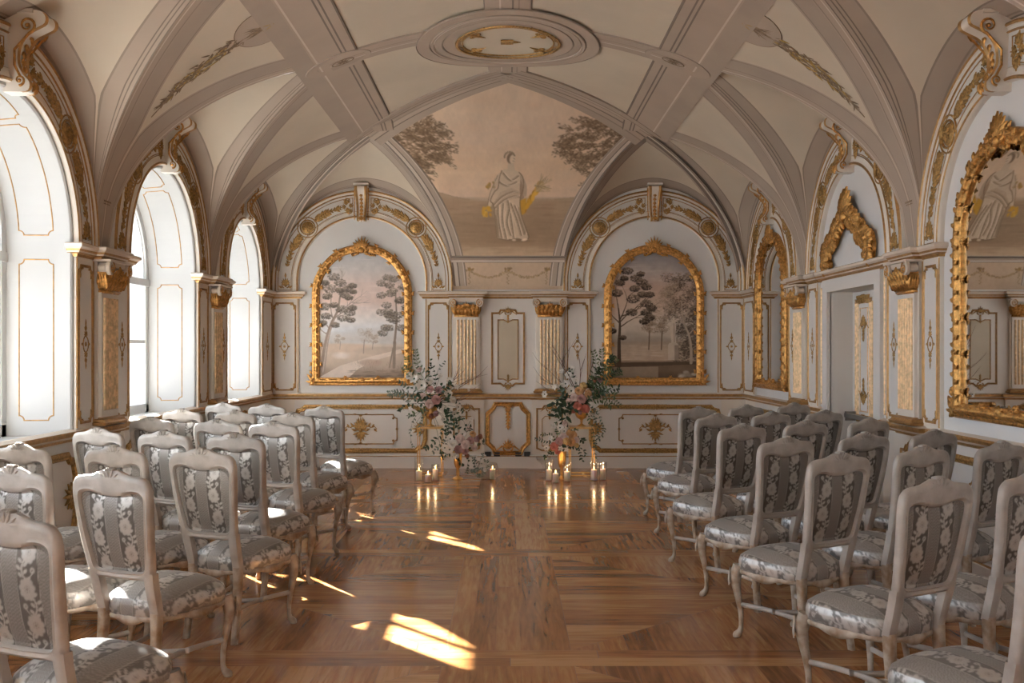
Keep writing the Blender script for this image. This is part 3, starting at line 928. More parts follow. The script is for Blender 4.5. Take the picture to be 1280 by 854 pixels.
Fc = lambda u, v, n=0: right(u, v, n+.06)
for kk in range(9):
    a = pi/2+.25 + 2.2*(kk/8-.5)
    leaf(g, Fc, 9.28, 2.86, a, .26*(1-.25*abs(kk/8-.5)*2), .06, .05, bend=.6*(kk/8-.5))
boss(g, Fc, 9.28, 2.84, .07, .06)
g.build('overdoor_ornament', M['gold'], wall_right, smooth=True)

# ---- rear wall, rear baseboard and two added fill-light windows
mb = MB()
FILL_WINDOWS = [(-1.6, .5), (1.6, .5)]
flat_poly(mb, rear, rect(-HW, -.02, HW, 4.9), [[(c+w, SILL)] + arc(c, 2.38, w, 0, pi, 32) + [(c-w, SILL)] for c, w in FILL_WINDOWS])
wall_rear = struct(mb.build('wall_rear', M['cream']))
for k, (c, w) in enumerate(FILL_WINDOWS):
    q = MB(); Q = [(c+w, SILL)] + arc(c, 2.38, w, 0, pi, 32) + [(c-w, SILL), (c+w, SILL)]
    q.grid([[rear(u, v, n) for n in (0, -.5)] for u, v in Q])
    wr_ = struct(q.build('window_%d' % (7+k), M['reveal']))  # unseen window, added to light the room from the front
    q = MB(); q.box(c-.04, SILL, -.5, c+.04, 2.38+w, -.44, 0, rear); q.box(c-w, 2.24, -.5, c+w, 2.31, -.44, 0, rear); q.box(c-w, SILL, -.5, c+w, SILL+.08, -.44, 0, rear)
    q.build('window_frame', M['windowframe'], wr_)
mb = MB(); runner(mb, rear, [(-HW,0),(HW,0)], BASEP, mats=BASE_M); runner(mb, rear, [(-HW,0),(HW,0)], RAILP, mats=RAIL_M)
mb.build('chair_rail', [M['white'], M['goldline']], wall_rear)

# gold rings of the ceiling medallion
def medal(u, v, n=0):
    x, y = MC[0]+u, MC[1]+v
    return (x, y, zv(x, y)-.035-n)
for k in range(4):
    a = [.62, pi-.62, pi+.62, -.62][k]
    F2 = sub(medal, .46*cos(a), .46*sin(a), a+pi)
    for m in (1, -1):
        rib(gm, F2, catmull([(.0,.03*m),(.01,.10*m),(.04,.17*m),(.02,.25*m)], 4), .035, .012, taper=True)
        scroll(gm, F2, .10, .03*m, .9*m, .028, 1.1, .018, .010, mir=m)
    leaf(gm, F2, .0, 0, 0, .20, .06, .012)
gm.box(-.07, -.06, 0, .05, .06, .01, 0, medal); leaf(gm, medal, .02, 0, 0, .1, .07, .01)
gm.build('gilt_ring', M['goldorn'], trim_1, smooth=False)

# ---- windows in the left wall
def make_glass():
    m, N, L, B = new_mat('window_glass')
    out = N['Material Output']
    t = N.new('ShaderNodeBsdfTransparent'); t.inputs[0].default_value = (.93,.96,.97,1)
    gl = N.new('ShaderNodeBsdfGlossy'); gl.inputs['Roughness'].default_value = .02
    fr = N.new('ShaderNodeFresnel'); fr.inputs[0].default_value = 1.45
    mx = N.new('ShaderNodeMixShader'); L.new(fr.outputs[0], mx.inputs[0]); L.new(t.outputs[0], mx.inputs[1]); L.new(gl.outputs[0], mx.inputs[2])
    L.new(mx.outputs[0], out.inputs[0]); return m
M['pane'] = make_glass()
DEP = .50
def outl(yc, w, s, inset=0):
    """point and inward normal on the opening outline at arc length s"""
    r = w-inset; z0 = SILL; H = 2.38-z0; A = pi*r
    if s < H: return yc+r, z0+s, -1, 0
    if s < H+A:
        a = (s-H)/r; return yc+r*cos(a), 2.38+r*sin(a), -cos(a), -sin(a)
    return yc-r, 2.38-(s-H-A), 1, 0
for i, (yc, w) in enumerate(zip(BAYS, BHW)):
    H = 2.38-SILL; A = pi*w; T = 2*H+A
    def Fr(s, d, n=0):
        y, z, ny, nz = outl(yc, w-.0, s); k = d*.10
        return (-HW-d, y+ny*(k+n), z+nz*(k+n))
    mb = MB()
    ss = list(np.linspace(0, H, 4)) + list(np.linspace(H, H+A, 41))[1:] + list(np.linspace(H+A, T, 4))[1:]
    mb.grid([[Fr(min(s, T-1e-6), d) for d in (0, DEP+.06)] for s in ss], 0)
    # rounded white edge
    mb.grid([[Fr(min(s, T-1e-6), d, n) for d, n in ((-.012,0),(-.012,.02),(.0,.03),(.03,.03),(.035,.0))] for s in ss], 0)
    # outer masonry reveal
    def Fo2(s, d, n=0):
        y, z, ny, nz = outl(yc, w-.0, s); return (-HW-d, y+ny*(.05+n), z+nz*(.05+n))
    mb.grid([[Fo2(min(s, T-1e-6), d) for d in (DEP, DEP+.44)] for s in ss], 0)
    mb.box(-HW-DEP-.40, yc-w-.3, SILL-.9, -HW-DEP-.02, yc+w+.3, SILL-.06, 0)   # wall below the sill outside
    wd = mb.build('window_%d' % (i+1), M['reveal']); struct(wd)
    # gold line panels on the reveal
    if i >= 2:
        g = MB()
        def pan(s0, s1):
            R = notched(s0, .13, s1, .37, .035)
            Q = []
            for a, b in zip(R, R[1:]+R[:1]):
                k = max(1, int(math.hypot(b[0]-a[0], b[1]-a[1])/.06))
                Q += [(a[0]+(b[0]-a[0])*j/k, a[1]+(b[1]-a[1])*j/k) for j in range(k)]
            mould(g, Fr, Q, prof_round(.009,.005,4), closed=True)
        pan(.12, H-.12); pan(T-H+.12, T-.12)
        L3 = (A-.24)/3
        for k in range(3): pan(H+.06+k*(L3+.06), H+.06+k*(L3+.06)+L3)
        g.build('reveal_gold_line', M['goldline'], wd)
    # frame
    f = MB(); wr = w-.05
    Ff = lambda u, v, n=0: (-HW-DEP-.03+n, u, v)
    out_ = [(yc+wr-.03, SILL+.0)] + arc(yc, 2.38, wr-.03, 0, pi, 36) + [(yc-wr+.03, SILL)]
    pr = [(-.04,0),(-.04,.07),(.03,.07),(.035,.05),(.05,.05),(.05,0)]
    mould(f, Ff, out_, pr)
    f.box(yc-w-.01, SILL-.04, -.03, yc+w+.01, SILL+.09, .07, 0, Ff)
    f.box(yc-.045, SILL, 0, yc+.045, 2.26, .08, 0, Ff)
    f.box(yc-wr, 2.24, 0, yc+wr, 2.31, .085, 0, Ff)
    f.box(yc-.02, 2.3, .01, yc+.02, 2.38+wr-.02, .05, 0, Ff)
    for s in (-1, 1):
        a, b = sorted((yc+s*.045, yc+s*(wr-.03)))
        f.box(a, 1.66, .01, b, 1.695, .06, 0, Ff)
        for q in (a, b-.045): f.box(q, SILL+.05, .01, q+.045, 2.26, .065, 0, Ff)
    f.build('window_frame', M['windowframe'], wd)
    h = MB(); h.tube([Ff(yc+.05, 1.52, .10), Ff(yc+.05, 1.52, .13), Ff(yc+.14, 1.52, .13)], .009, 8); h.ball(Ff(yc+.05,1.52,.09), .018)
    h.build('window_handle', M['dark'], wd, smooth=True)
    p = MB(); flat_poly(p, Ff, out_, n=.03); p.build('window_pane', M['pane'], wd)
    sl = MB(); sl.box(-HW-DEP-.54, yc-w, SILL-.05, -HW+.0, yc+w, SILL+.005, 0)
    sl.build('window_sill', M['stonesill'], wd)
# the outer skin of the left wall between windows keeps daylight out of the wall cavity
mb = MB()
outer = rect(YR-.2, -.1, YB+.2, 5.1)
holes = [[(yc+w-.05, SILL)] + arc(yc, 2.38, w-.05, 0, pi, 40) + [(yc-w+.05, SILL)] for yc, w in zip(BAYS, BHW)]
flat_poly(mb, lambda u, v, n: (-HW-DEP-.43, u, v), outer, holes)
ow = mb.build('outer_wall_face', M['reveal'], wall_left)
mb = MB(); mb.box(-5.15, YR-.2, 3.80, -4.14, YB+.2, 3.88); mb.build('added_sun_eave', M['cream'], wall_left)  # unseen eave, added outside to cut the sun patches short

# ---- door
D0, D1 = 8.62, 9.94
Fdr = right
fr = MB()
for a, b in ((D0-.12, D0+.02), (D1-.02, D1+.12)):
    fr.box(a, 0, -.01, b, 2.17, .035, 0, right)
fr.box(D0-.12, 2.17, -.01, D1+.12, 2.30, .035, 0, right)
fr.box(D0, 0, -.30, D0+.02, 2.28, .0, 0, right); fr.box(D1-.02, 0, -.30, D1, 2.28, .0, 0, right); fr.box(D0, 2.17, -.30, D1, 2.28, 0, 0, right)
door = struct(fr.build('door_1', M['white']))
for k, (a, b) in enumerate(((D0+.02, (D0+D1)/2), ((D0+D1)/2, D1-.02))):
    lf = MB(); lf.box(a, .01, -.27, b-.004, 2.165, -.225, 0, right)
    leafo = lf.build('door_leaf', M['white'], door)
    Fl = lambda u, v, n=0: right(u, v, n-.225)
    g = MB(); c = (a+b)/2
    for q in (-1, 1):
        for j in range(3): mould(g, Fl, [(c+q*(.19+.035*(j-1)), .95), (c+q*(.19+.035*(j-1)), 2.06)], prof_round(.022, .012))
        orn_rail(g, sub(Fl, c+q*.12, 2.07), .9)
    mould(g, Fl, rect(c-.10, 1.0, c+.10, 2.0), prof_round(.010,.008), closed=True)
    mould(g, Fl, rect(c-.24, .12, c+.24, .80), prof_panel(.02,.014), closed=True)
    g.build('door_moulding', M['goldpale'], leafo)
    g = MB(); orn_crest_small(g, sub(Fl, c, 1.84), 1.1); orn_crest_small(g, sub(Fl, c, 1.16, pi), 1.1); orn_rail(g, sub(Fl, c, 2.09), 1.4); orn_rail(g, sub(Fl, c, .93), 1.4)
    g.build('gilt_ornament', M['goldorn'], leafo, smooth=True)
bk = MB(); bk.box(D0-.1, -.05, -.40, D1+.1, 2.4, -.30, 0, right); bk.box(D0-.1, -.05, -.40, D1+.1, -.004, 0, 0, right); bk.build('door_recess', M['white'], door)
h = MB(); h.box(D0+.08, .93, -.16, D1-.08, .97, -.12, 0, right)
for u in (D0+.12, D1-.12): h.box(u-.02, .90, -.22, u+.02, .99, -.12, 0, right)
h.build('push_bar', M['steel'], door)
# narrow gold edged strips beside the casing
g = MB()
for a, b in ((8.37, 8.48), (10.08, 10.19)):
    mould(g, lambda u, v, n=0: right(u, v, n), rect(a+.01, 1.05, b-.01, 2.22), prof_panel(.018,.012), closed=True)
g.build('panel_moulding', M['goldpale'], wall_right)

# ---- wall corner: thin gold cord in both back corners above the rail
# ------------------------------------------------------------------ parquet floor: one quad per board
fb = MB(); fcols = []; fuv = []
rnd = random.Random(11)
def board(pts, horiz, tone=None, off=None):
    """pts: polygon in plan; horiz True when the grain runs along x"""
    t = tone if tone is not None else rnd.gauss(0, 1)
    o = rnd.uniform(0, 40) if off is None else off
    fb.add([(x, y, 0) for x, y in pts], [tuple(range(len(pts)))])
    for x, y in pts:
        fuv.append(((x, y+o) if horiz else (y, x+o))); fcols.append(t)
def clip(poly, a, b, c):
    """keep the part with a*x+b*y<=c"""
    out = []
    for i in range(len(poly)):
        p, q = poly[i], poly[(i+1) % len(poly)]
        dp, dq = a*p[0]+b*p[1]-c, a*q[0]+b*q[1]-c
        if dp <= 0: out.append(p)
        if (dp < 0 < dq) or (dq < 0 < dp):
            t = dp/(dp-dq); out.append((p[0]+(q[0]-p[0])*t, p[1]+(q[1]-p[1])*t))
    return out
def rows(x0, x1, y0, y1, horiz, bw, clips=(), lmin=1.0, lmax=2.4):
    span = (y1-y0) if horiz else (x1-x0)
    n = max(1, round(span/bw)); bw = span/n
    for i in range(n):
        a0 = x0 if horiz else y0; a1 = x1 if horiz else y1
        s = a0; first = True
        while s < a1-1e-6:
            L = rnd.uniform(lmin, lmax)
            if first: L *= rnd.uniform(.4, 1)
            first = False
            e = min(a1, s+L)
            if a1-e < .3: e = a1
            if horiz: P = rect(s, y0+i*bw, e, y0+(i+1)*bw)
            else: P = rect(x0+i*bw, s, x0+(i+1)*bw, e)
            for c in clips:
                if P: P = clip(P, *c)
            if len(P) >= 3: board(P, horiz)
            s = e
bandY = [-2.85, -.18, 2.49, 5.16, 7.83, 10.50, 13.17]; BH = .13
CS = .335; X1 = 2.95
rows(-HW, HW, YR, bandY[0]-BH, True, .13)
for k in range(len(bandY)-1):
    b0 = bandY[k]; rows(-HW, HW, b0-BH, b0+BH, True, .13, lmin=1.2, lmax=2.6)
    y0, y1 = b0+BH, bandY[k+1]-BH
    rows(-CS, CS, y0, y1, False, .134, lmin=3, lmax=3) if True else 0
    for s in (-1, 1):
        xa, xb = (CS, X1) if s > 0 else (-X1, -CS)
        # border along the walls
        wa, wb = (X1, HW) if s > 0 else (-HW, -X1)
        rows(wa, wb, y0, y1, False, .13)
        xm, ym = (xa+xb)/2, (y0+y1)/2; sx = (xb-xa)/2; sy = (y1-y0)/2
        k1 = sy/sx
        # lines through the centre: y-ym = +-k1 (x-xm)
        up = [(-k1, -1, -k1*xm-ym), (k1, -1, k1*xm-ym)]     # top triangle: y-ym >= |k1 (x-xm)|
        dn = [(k1, 1, k1*xm+ym), (-k1, 1, -k1*xm+ym)]
        lf = [(k1, 1, k1*xm+ym), (k1, -1, k1*xm-ym)]
        rg = [(-k1, -1, -k1*xm-ym), (-k1, 1, -k1*xm+ym)]
        rows(xa, xb, y0, y1, False, .15, up, 3, 3); rows(xa, xb, y0, y1, False, .15, dn, 3, 3)
        rows(xa, xb, y0, y1, True, .12, lf, 3, 3); rows(xa, xb, y0, y1, True, .12, rg, 3, 3)
rows(-HW, HW, bandY[-1]-BH, YB, True, .13)

def floor_mat():
    m, N, L, B = new_mat('oiled_parquet')
    at = N.new('ShaderNodeAttribute'); at.attribute_name = 'tone'
    uv = N.new('ShaderNodeAttribute'); uv.attribute_name = 'grain'
    mp = N.new('ShaderNodeMapping'); mp.inputs['Scale'].default_value = (1.3, 15, 1)
    L.new(uv.outputs['Vector'], mp.inputs['Vector'])
    nz = N.new('ShaderNodeTexNoise'); nz.inputs['Scale'].default_value = 2.2; nz.inputs['Detail'].default_value = 4; nz.inputs['Roughness'].default_value = .55; nz.inputs['Distortion'].default_value = .6
    L.new(mp.outputs[0], nz.inputs['Vector'])
    n2 = N.new('ShaderNodeTexNoise'); n2.inputs['Scale'].default_value = 1.1; n2.inputs['Detail'].default_value = 3
    L.new(uv.outputs['Vector'], n2.inputs['Vector'])
    ad = N.new('ShaderNodeMath'); ad.operation = 'MULTIPLY_ADD'; ad.inputs[1].default_value = .125; L.new(at.outputs['Fac'], ad.inputs[0]); L.new(nz.outputs['Fac'], ad.inputs[2])
    a2 = N.new('ShaderNodeMath'); a2.operation = 'MULTIPLY_ADD'; a2.inputs[1].default_value = .5; L.new(n2.outputs['Fac'], a2.inputs[0]); L.new(ad.outputs[0], a2.inputs[2])
    cr = N.new('ShaderNodeValToRGB'); e = cr.color_ramp.elements
    e[0].position = .42; e[0].color = (.20,.080,.026,1)
    e[1].position = 1.08; e[1].color = (.56,.30,.125,1)
    q = cr.color_ramp.elements.new(.68); q.color = (.36,.155,.052,1)
    q = cr.color_ramp.elements.new(.82); q.color = (.44,.205,.075,1)
    L.new(a2.outputs[0], cr.inputs[0]); L.new(cr.outputs[0], B.inputs['Base Color'])
    rr = N.new('ShaderNodeMapRange'); rr.inputs[3].default_value = .12; rr.inputs[4].default_value = .26
    L.new(n2.outputs['Fac'], rr.inputs[0]); L.new(rr.outputs[0], B.inputs['Roughness'])
    B.inputs['Specular IOR Level'].default_value = .45
    B.inputs['Coat Weight'].default_value = .12; B.inputs['Coat Roughness'].default_value = .12
    bp = N.new('ShaderNodeBump'); bp.inputs['Strength'].default_value = .02; bp.inputs['Distance'].default_value = .002
    L.new(nz.outputs['Fac'], bp.inputs['Height']); L.new(bp.outputs['Normal'], B.inputs['Normal'])
    return m
# boards are inset a hair so the joints read as dark seams over the subfloor
fv = []
sub_ = MB(); 
for f in fb.f:
    P = [Vector(fb.v[i]) for i in f]; c = sum(P, Vector())/len(P)
    for p in P:
        d = (c-p); l = d.length
        fv.append(tuple(p + d*(min(.0020, l*.2)/max(l, 1e-6))))
order = [i for f in fb.f for i in f]
b0 = len(fv)
fv2 = [fv[k] for k in range(len(order))]
remap = {}
for k, i in enumerate(order): remap[i] = fv2[k]
me = bpy.data.meshes.new('floor')
base = [(-HW-.1, YR-.1, -.002), (HW+.1, YR-.1, -.002), (HW+.1, YB+.1, -.002), (-HW-.1, YB+.1, -.002)]
nv = len(fb.v)
me.from_pydata([remap[i] for i in range(nv)] + base, [], fb.f + [(nv, nv+1, nv+2, nv+3)])
M['floor'] = floor_mat(); M['seam'] = paint('floor_seam', (.13,.055,.022), .6)
me.materials.append(M['floor']); me.materials.append(M['seam'])
me.polygons[len(me.polygons)-1].material_index = 1
a = me.attributes.new('tone', 'FLOAT', 'POINT'); a.data.foreach_set('value', np.array(fcols + [0]*4, dtype=np.float32))
a = me.attributes.new('grain', 'FLOAT_VECTOR', 'POINT'); a.data.foreach_set('vector', np.array([(u, v, 0) for u, v in fuv] + [(0,0,0)]*4, dtype=np.float32).ravel())
floor = bpy.data.objects.new('floor', me); COL.objects.link(floor); struct(floor)
# ------------------------------------------------------------------ a small painter for canvases, plaster and brocade
def vnoise(x, y, seed=0):
    r = np.random.RandomState(seed); T = r.rand(64, 64)
    xi = np.floor(x).astype(int); yi = np.floor(y).astype(int); fx = x-xi; fy = y-yi
    fx = fx*fx*(3-2*fx); fy = fy*fy*(3-2*fy)
    a = T[xi % 64, yi % 64]; b = T[(xi+1) % 64, yi % 64]; c = T[xi % 64, (yi+1) % 64]; d = T[(xi+1) % 64, (yi+1) % 64]
    return a*(1-fx)*(1-fy)+b*fx*(1-fy)+c*(1-fx)*fy+d*fx*fy
def fbm(x, y, seed=0, o=4):
    s = 0; a = .5
    for k in range(o):
        s = s + a*vnoise(x*2**k, y*2**k, seed+k); a *= .5
    return s
class Canvas:
    """raster in metres: origin (u0,v0), resolution res"""
    def __init__(s, u0, v0, u1, v1, res, c=(.5,.5,.5)):
        s.u0, s.v0, s.res = u0, v0, res
        s.W = int((u1-u0)/res)+1; s.H = int((v1-v0)/res)+1
        s.U, s.V = np.meshgrid(u0+np.arange(s.W)*res, v0+np.arange(s.H)*res)
        s.I = np.empty((s.H, s.W, 3)); s.I[:] = c
    def win(s, u0, v0, u1, v1):
        i0 = max(0, int((u0-s.u0)/s.res)); i1 = min(s.W, int((u1-s.u0)/s.res)+2)
        j0 = max(0, int((v0-s.v0)/s.res)); j1 = min(s.H, int((v1-s.v0)/s.res)+2)
        return slice(j0, max(j0, j1)), slice(i0, max(i0, i1))
    def mix(s, sl, a, c):
        a = a[..., None]; s.I[sl] = s.I[sl]*(1-a) + np.array(c)*a
    def blob(s, u, v, ru, rv, c, op=1, soft=.35, ang=0):
        R = max(ru, rv)*1.1; sl = s.win(u-R, v-R, u+R, v+R)
        U = s.U[sl]-u; V = s.V[sl]-v
        if ang: U, V = U*cos(ang)+V*sin(ang), -U*sin(ang)+V*cos(ang)
        d = np.sqrt((U/ru)**2+(V/rv)**2)
        s.mix(sl, np.clip((1-d)/soft, 0, 1)*op, c)
    def stroke(s, pts, w, c, op=1, taper=False):
        n = len(pts)-1
        for k in range(n):
            (ax, ay), (bx, by) = pts[k], pts[k+1]
            w0 = w*(1-.75*k/n) if taper else w
            sl = s.win(min(ax,bx)-w0, min(ay,by)-w0, max(ax,bx)+w0, max(ay,by)+w0)
            U = s.U[sl]; V = s.V[sl]
            if U.size == 0: continue
            L = (bx-ax)**2+(by-ay)**2 + 1e-12
            t = np.clip(((U-ax)*(bx-ax)+(V-ay)*(by-ay))/L, 0, 1)
            d = np.hypot(U-ax-t*(bx-ax), V-ay-t*(by-ay))
            s.mix(sl, np.clip((w0/2-d)/s.res+.5, 0, 1)*op, c)
    def poly(s, P, c, op=1):
        xs = [p[0] for p in P]; ys = [p[1] for p in P]; sl = s.win(min(xs), min(ys), max(xs), max(ys))
        U = s.U[sl]; V = s.V[sl]; ins = np.zeros(U.shape, bool)
        for (ax, ay), (bx, by) in zip(P, P[1:]+P[:1]):
            if ay == by: continue
            cnd = ((ay > V) != (by > V)) & (U < (bx-ax)*(V-ay)/(by-ay)+ax)
            ins ^= cnd
        s.mix(sl, ins*float(op), c)
    def grad(s, stops):
        vs = [a for a, _ in stops]
        for k in range(3): s.I[..., k] = np.interp(s.V, vs, [c[k] for _, c in stops])
    def noise(s, sc, amp, seed=0, sx=1):
        n = fbm((s.U-s.u0)*sc*sx+5, (s.V-s.v0)*sc+9, seed)-.47
        s.I *= (1+n*amp)[..., None]
    def sample(s, U, V):
        x = np.clip((np.asarray(U)-s.u0)/s.res, 0, s.W-1.001); y = np.clip((np.asarray(V)-s.v0)/s.res, 0, s.H-1.001)
        xi = x.astype(int); yi = y.astype(int); fx = (x-xi)[:, None]; fy = (y-yi)[:, None]
        I = s.I
        return I[yi, xi]*(1-fx)*(1-fy)+I[yi, xi+1]*fx*(1-fy)+I[yi+1, xi]*(1-fx)*fy+I[yi+1, xi+1]*fx*fy
def tuft(C, u, v, r, c, seed, n=60, flat=.6, hi=None, op=.5, leafy=.012):
    """rounded clump of foliage out of small dabs, lighter dabs above"""
    r_ = random.Random(seed)
    for k in range(n):
        a = r_.uniform(0, 2*pi); d = r*sqrt(r_.random()); x = u+d*cos(a); y = v+d*sin(a)*flat
        cc = c if (hi is None or r_.random() > .35 + .5*(y-v)/(r*flat)) else hi
        C.blob(x, y, leafy*r_.uniform(.6,1.5), leafy*r_.uniform(.4,.9), cc, op, .8, r_.uniform(-.6,.6))

def branches(C, u, v, ang, L, w, c, depth, rnd, ends):
    n = 5; P = [(u, v)]; a = ang
    for k in range(n):
        a += rnd.uniform(-.12,.12); P.append((P[-1][0]+L/n*cos(a), P[-1][1]+L/n*sin(a)))
    C.stroke(P, w, c, .9, True)
    if depth == 0: ends.append(P[-1]); return
    for k in range(2 + (rnd.random() < .5)):
        branches(C, *P[-1 if k else -2], a+rnd.uniform(-.75,.75), L*.66, w*.5, c, depth-1, rnd, ends)

# ---- landscape one: slender trees, path and a pink evening sky
def landscape_light():
    C = Canvas(-.64, 1.12, .64, 3.02, .004)
    C.grad([(1.12,(.14,.09,.06)),(1.25,(.26,.18,.12)),(1.40,(.42,.31,.22)),(1.55,(.50,.38,.28)),(1.66,(.52,.42,.33)),(1.70,(.47,.46,.44)),(1.86,(.55,.56,.57)),(2.02,(.60,.54,.50)),(2.25,(.56,.40,.33)),(2.5,(.50,.38,.33)),(2.68,(.42,.38,.36)),(3.0,(.34,.35,.36))])
    r = random.Random(4)
    for k in range(26):
        C.blob(r.uniform(-.6,.6), r.uniform(2.0,2.9), r.uniform(.12,.35), r.uniform(.008,.022), r.choice([(.66,.58,.54),(.62,.50,.45),(.5,.47,.46)]), .28, .9)
    for x, y, h, w in ((-.35,1.75,.10,.35),(.1,1.80,.12,.4),(.42,1.78,.16,.4),(.15,1.74,.05,.7)):   # far hills
        C.blob(x, y, w, h, (.45,.40,.36), .5, .5)
    C.blob(-.3,1.62,.5,.07,(.50,.36,.25),.8,.3); C.blob(.35,1.58,.5,.07,(.42,.31,.22),.8,.3)
    for x, y, sc in ((-.30,1.60,.6),(.02,1.55,1.0),(.14,1.60,.6)):       # mid trees
        C.stroke([(x,y),(x+.01,y+.18*sc)], .012*sc, (.25,.17,.12))
        for k in range(9): tuft(C, x+r.uniform(-.08,.09)*sc, y+(.20+r.uniform(-.04,.12))*sc, .05*sc, (.30,.22,.15), k+int(x*50), 40, .7, (.44,.34,.25), .45, .010)
    C.poly([(-.62,1.2),(-.30,1.38),(.1,1.50),(.34,1.56),(.50,1.60),(.58,1.62),(.55,1.56),(.2,1.46),(-.05,1.34),(-.2,1.2),(-.4,1.12),(-.62,1.12)], (.58,.47,.38), .85)
    C.blob(.12,1.42,.20,.06,(.40,.27,.19),.9,.4); C.blob(-.28,1.52,.14,.06,(.62,.54,.49),.7,.6)
    for k in range(60): C.blob(r.uniform(-.15,.6), r.uniform(1.14,1.32), r.uniform(.03,.10), .010, (.13,.085,.055), .5, .8)
    for k in range(90): C.stroke([(x:=r.uniform(-.1,.6), y:=r.uniform(1.18,1.42)), (x+r.uniform(-.02,.02), y+r.uniform(.01,.04))], .004, (.2,.14,.09), .7)
    # left tall tree
    P = catmull([(-.54,1.30),(-.51,1.50),(-.47,1.75),(-.41,1.95),(-.33,2.12),(-.30,2.30)], 6)
    C.stroke(P, .075, (.27,.19,.14), 1, True); C.stroke([(p[0]+.012, p[1]) for p in P], .018, (.45,.35,.28), .7, True)
    e = []; rr = random.Random(9)
    for a, b, an, l in ((-.44,1.88,2.2,.30),(-.39,2.0,1.9,.26),(-.34,2.1,.6,.24),(-.30,2.28,1.5,.22),(-.38,2.02,.5,.22),(-.46,1.8,2.6,.16)):
        branches(C, a, b, an, l, .016, (.25,.18,.13), 2, rr, e)
    for k, (x, y, q) in enumerate([(-.38,2.58,.07),(-.47,2.66,.05),(-.29,2.50,.07),(-.20,2.42,.06),(-.13,2.46,.05),(-.24,2.34,.06),(-.43,2.42,.08),(-.30,2.40,.05),(-.12,2.38,.04),(-.18,2.30,.05),(-.5,2.5,.05),(-.27,2.14,.07),(-.17,2.10,.07),(-.13,2.16,.05),(-.26,2.02,.06),(-.38,2.20,.05),(-.50,2.18,.07),(-.48,2.05,.06),(-.53,1.96,.05),(-.36,1.93,.05),(-.15,2.0,.05),(-.47,2.32,.06)]):
        tuft(C, x, y, q*1.2, (.09,.068,.045), k, 170, .62, (.26,.195,.14), .65, .013)
    # right tree
    C.stroke([(.43,1.36),(.44,1.7),(.47,2.0),(.45,2.4)], .04, (.24,.17,.12), 1, True); C.stroke([(.37,1.36),(.42,1.62)], .02, (.24,.17,.12), 1, True)
    for k in range(26):
        x = r.uniform(.26,.60); y = r.uniform(1.82,2.60); 
        tuft(C, x, y, .07, (.10,.075,.05), 40+k, 130, .65, (.30,.23,.165), .6, .013)
    C.noise(14, .25, 3); g_ = C.I.mean(axis=2, keepdims=True); C.I = np.clip(1.75*(g_+(C.I-g_)*.6)**1.25, 0, 1); return C
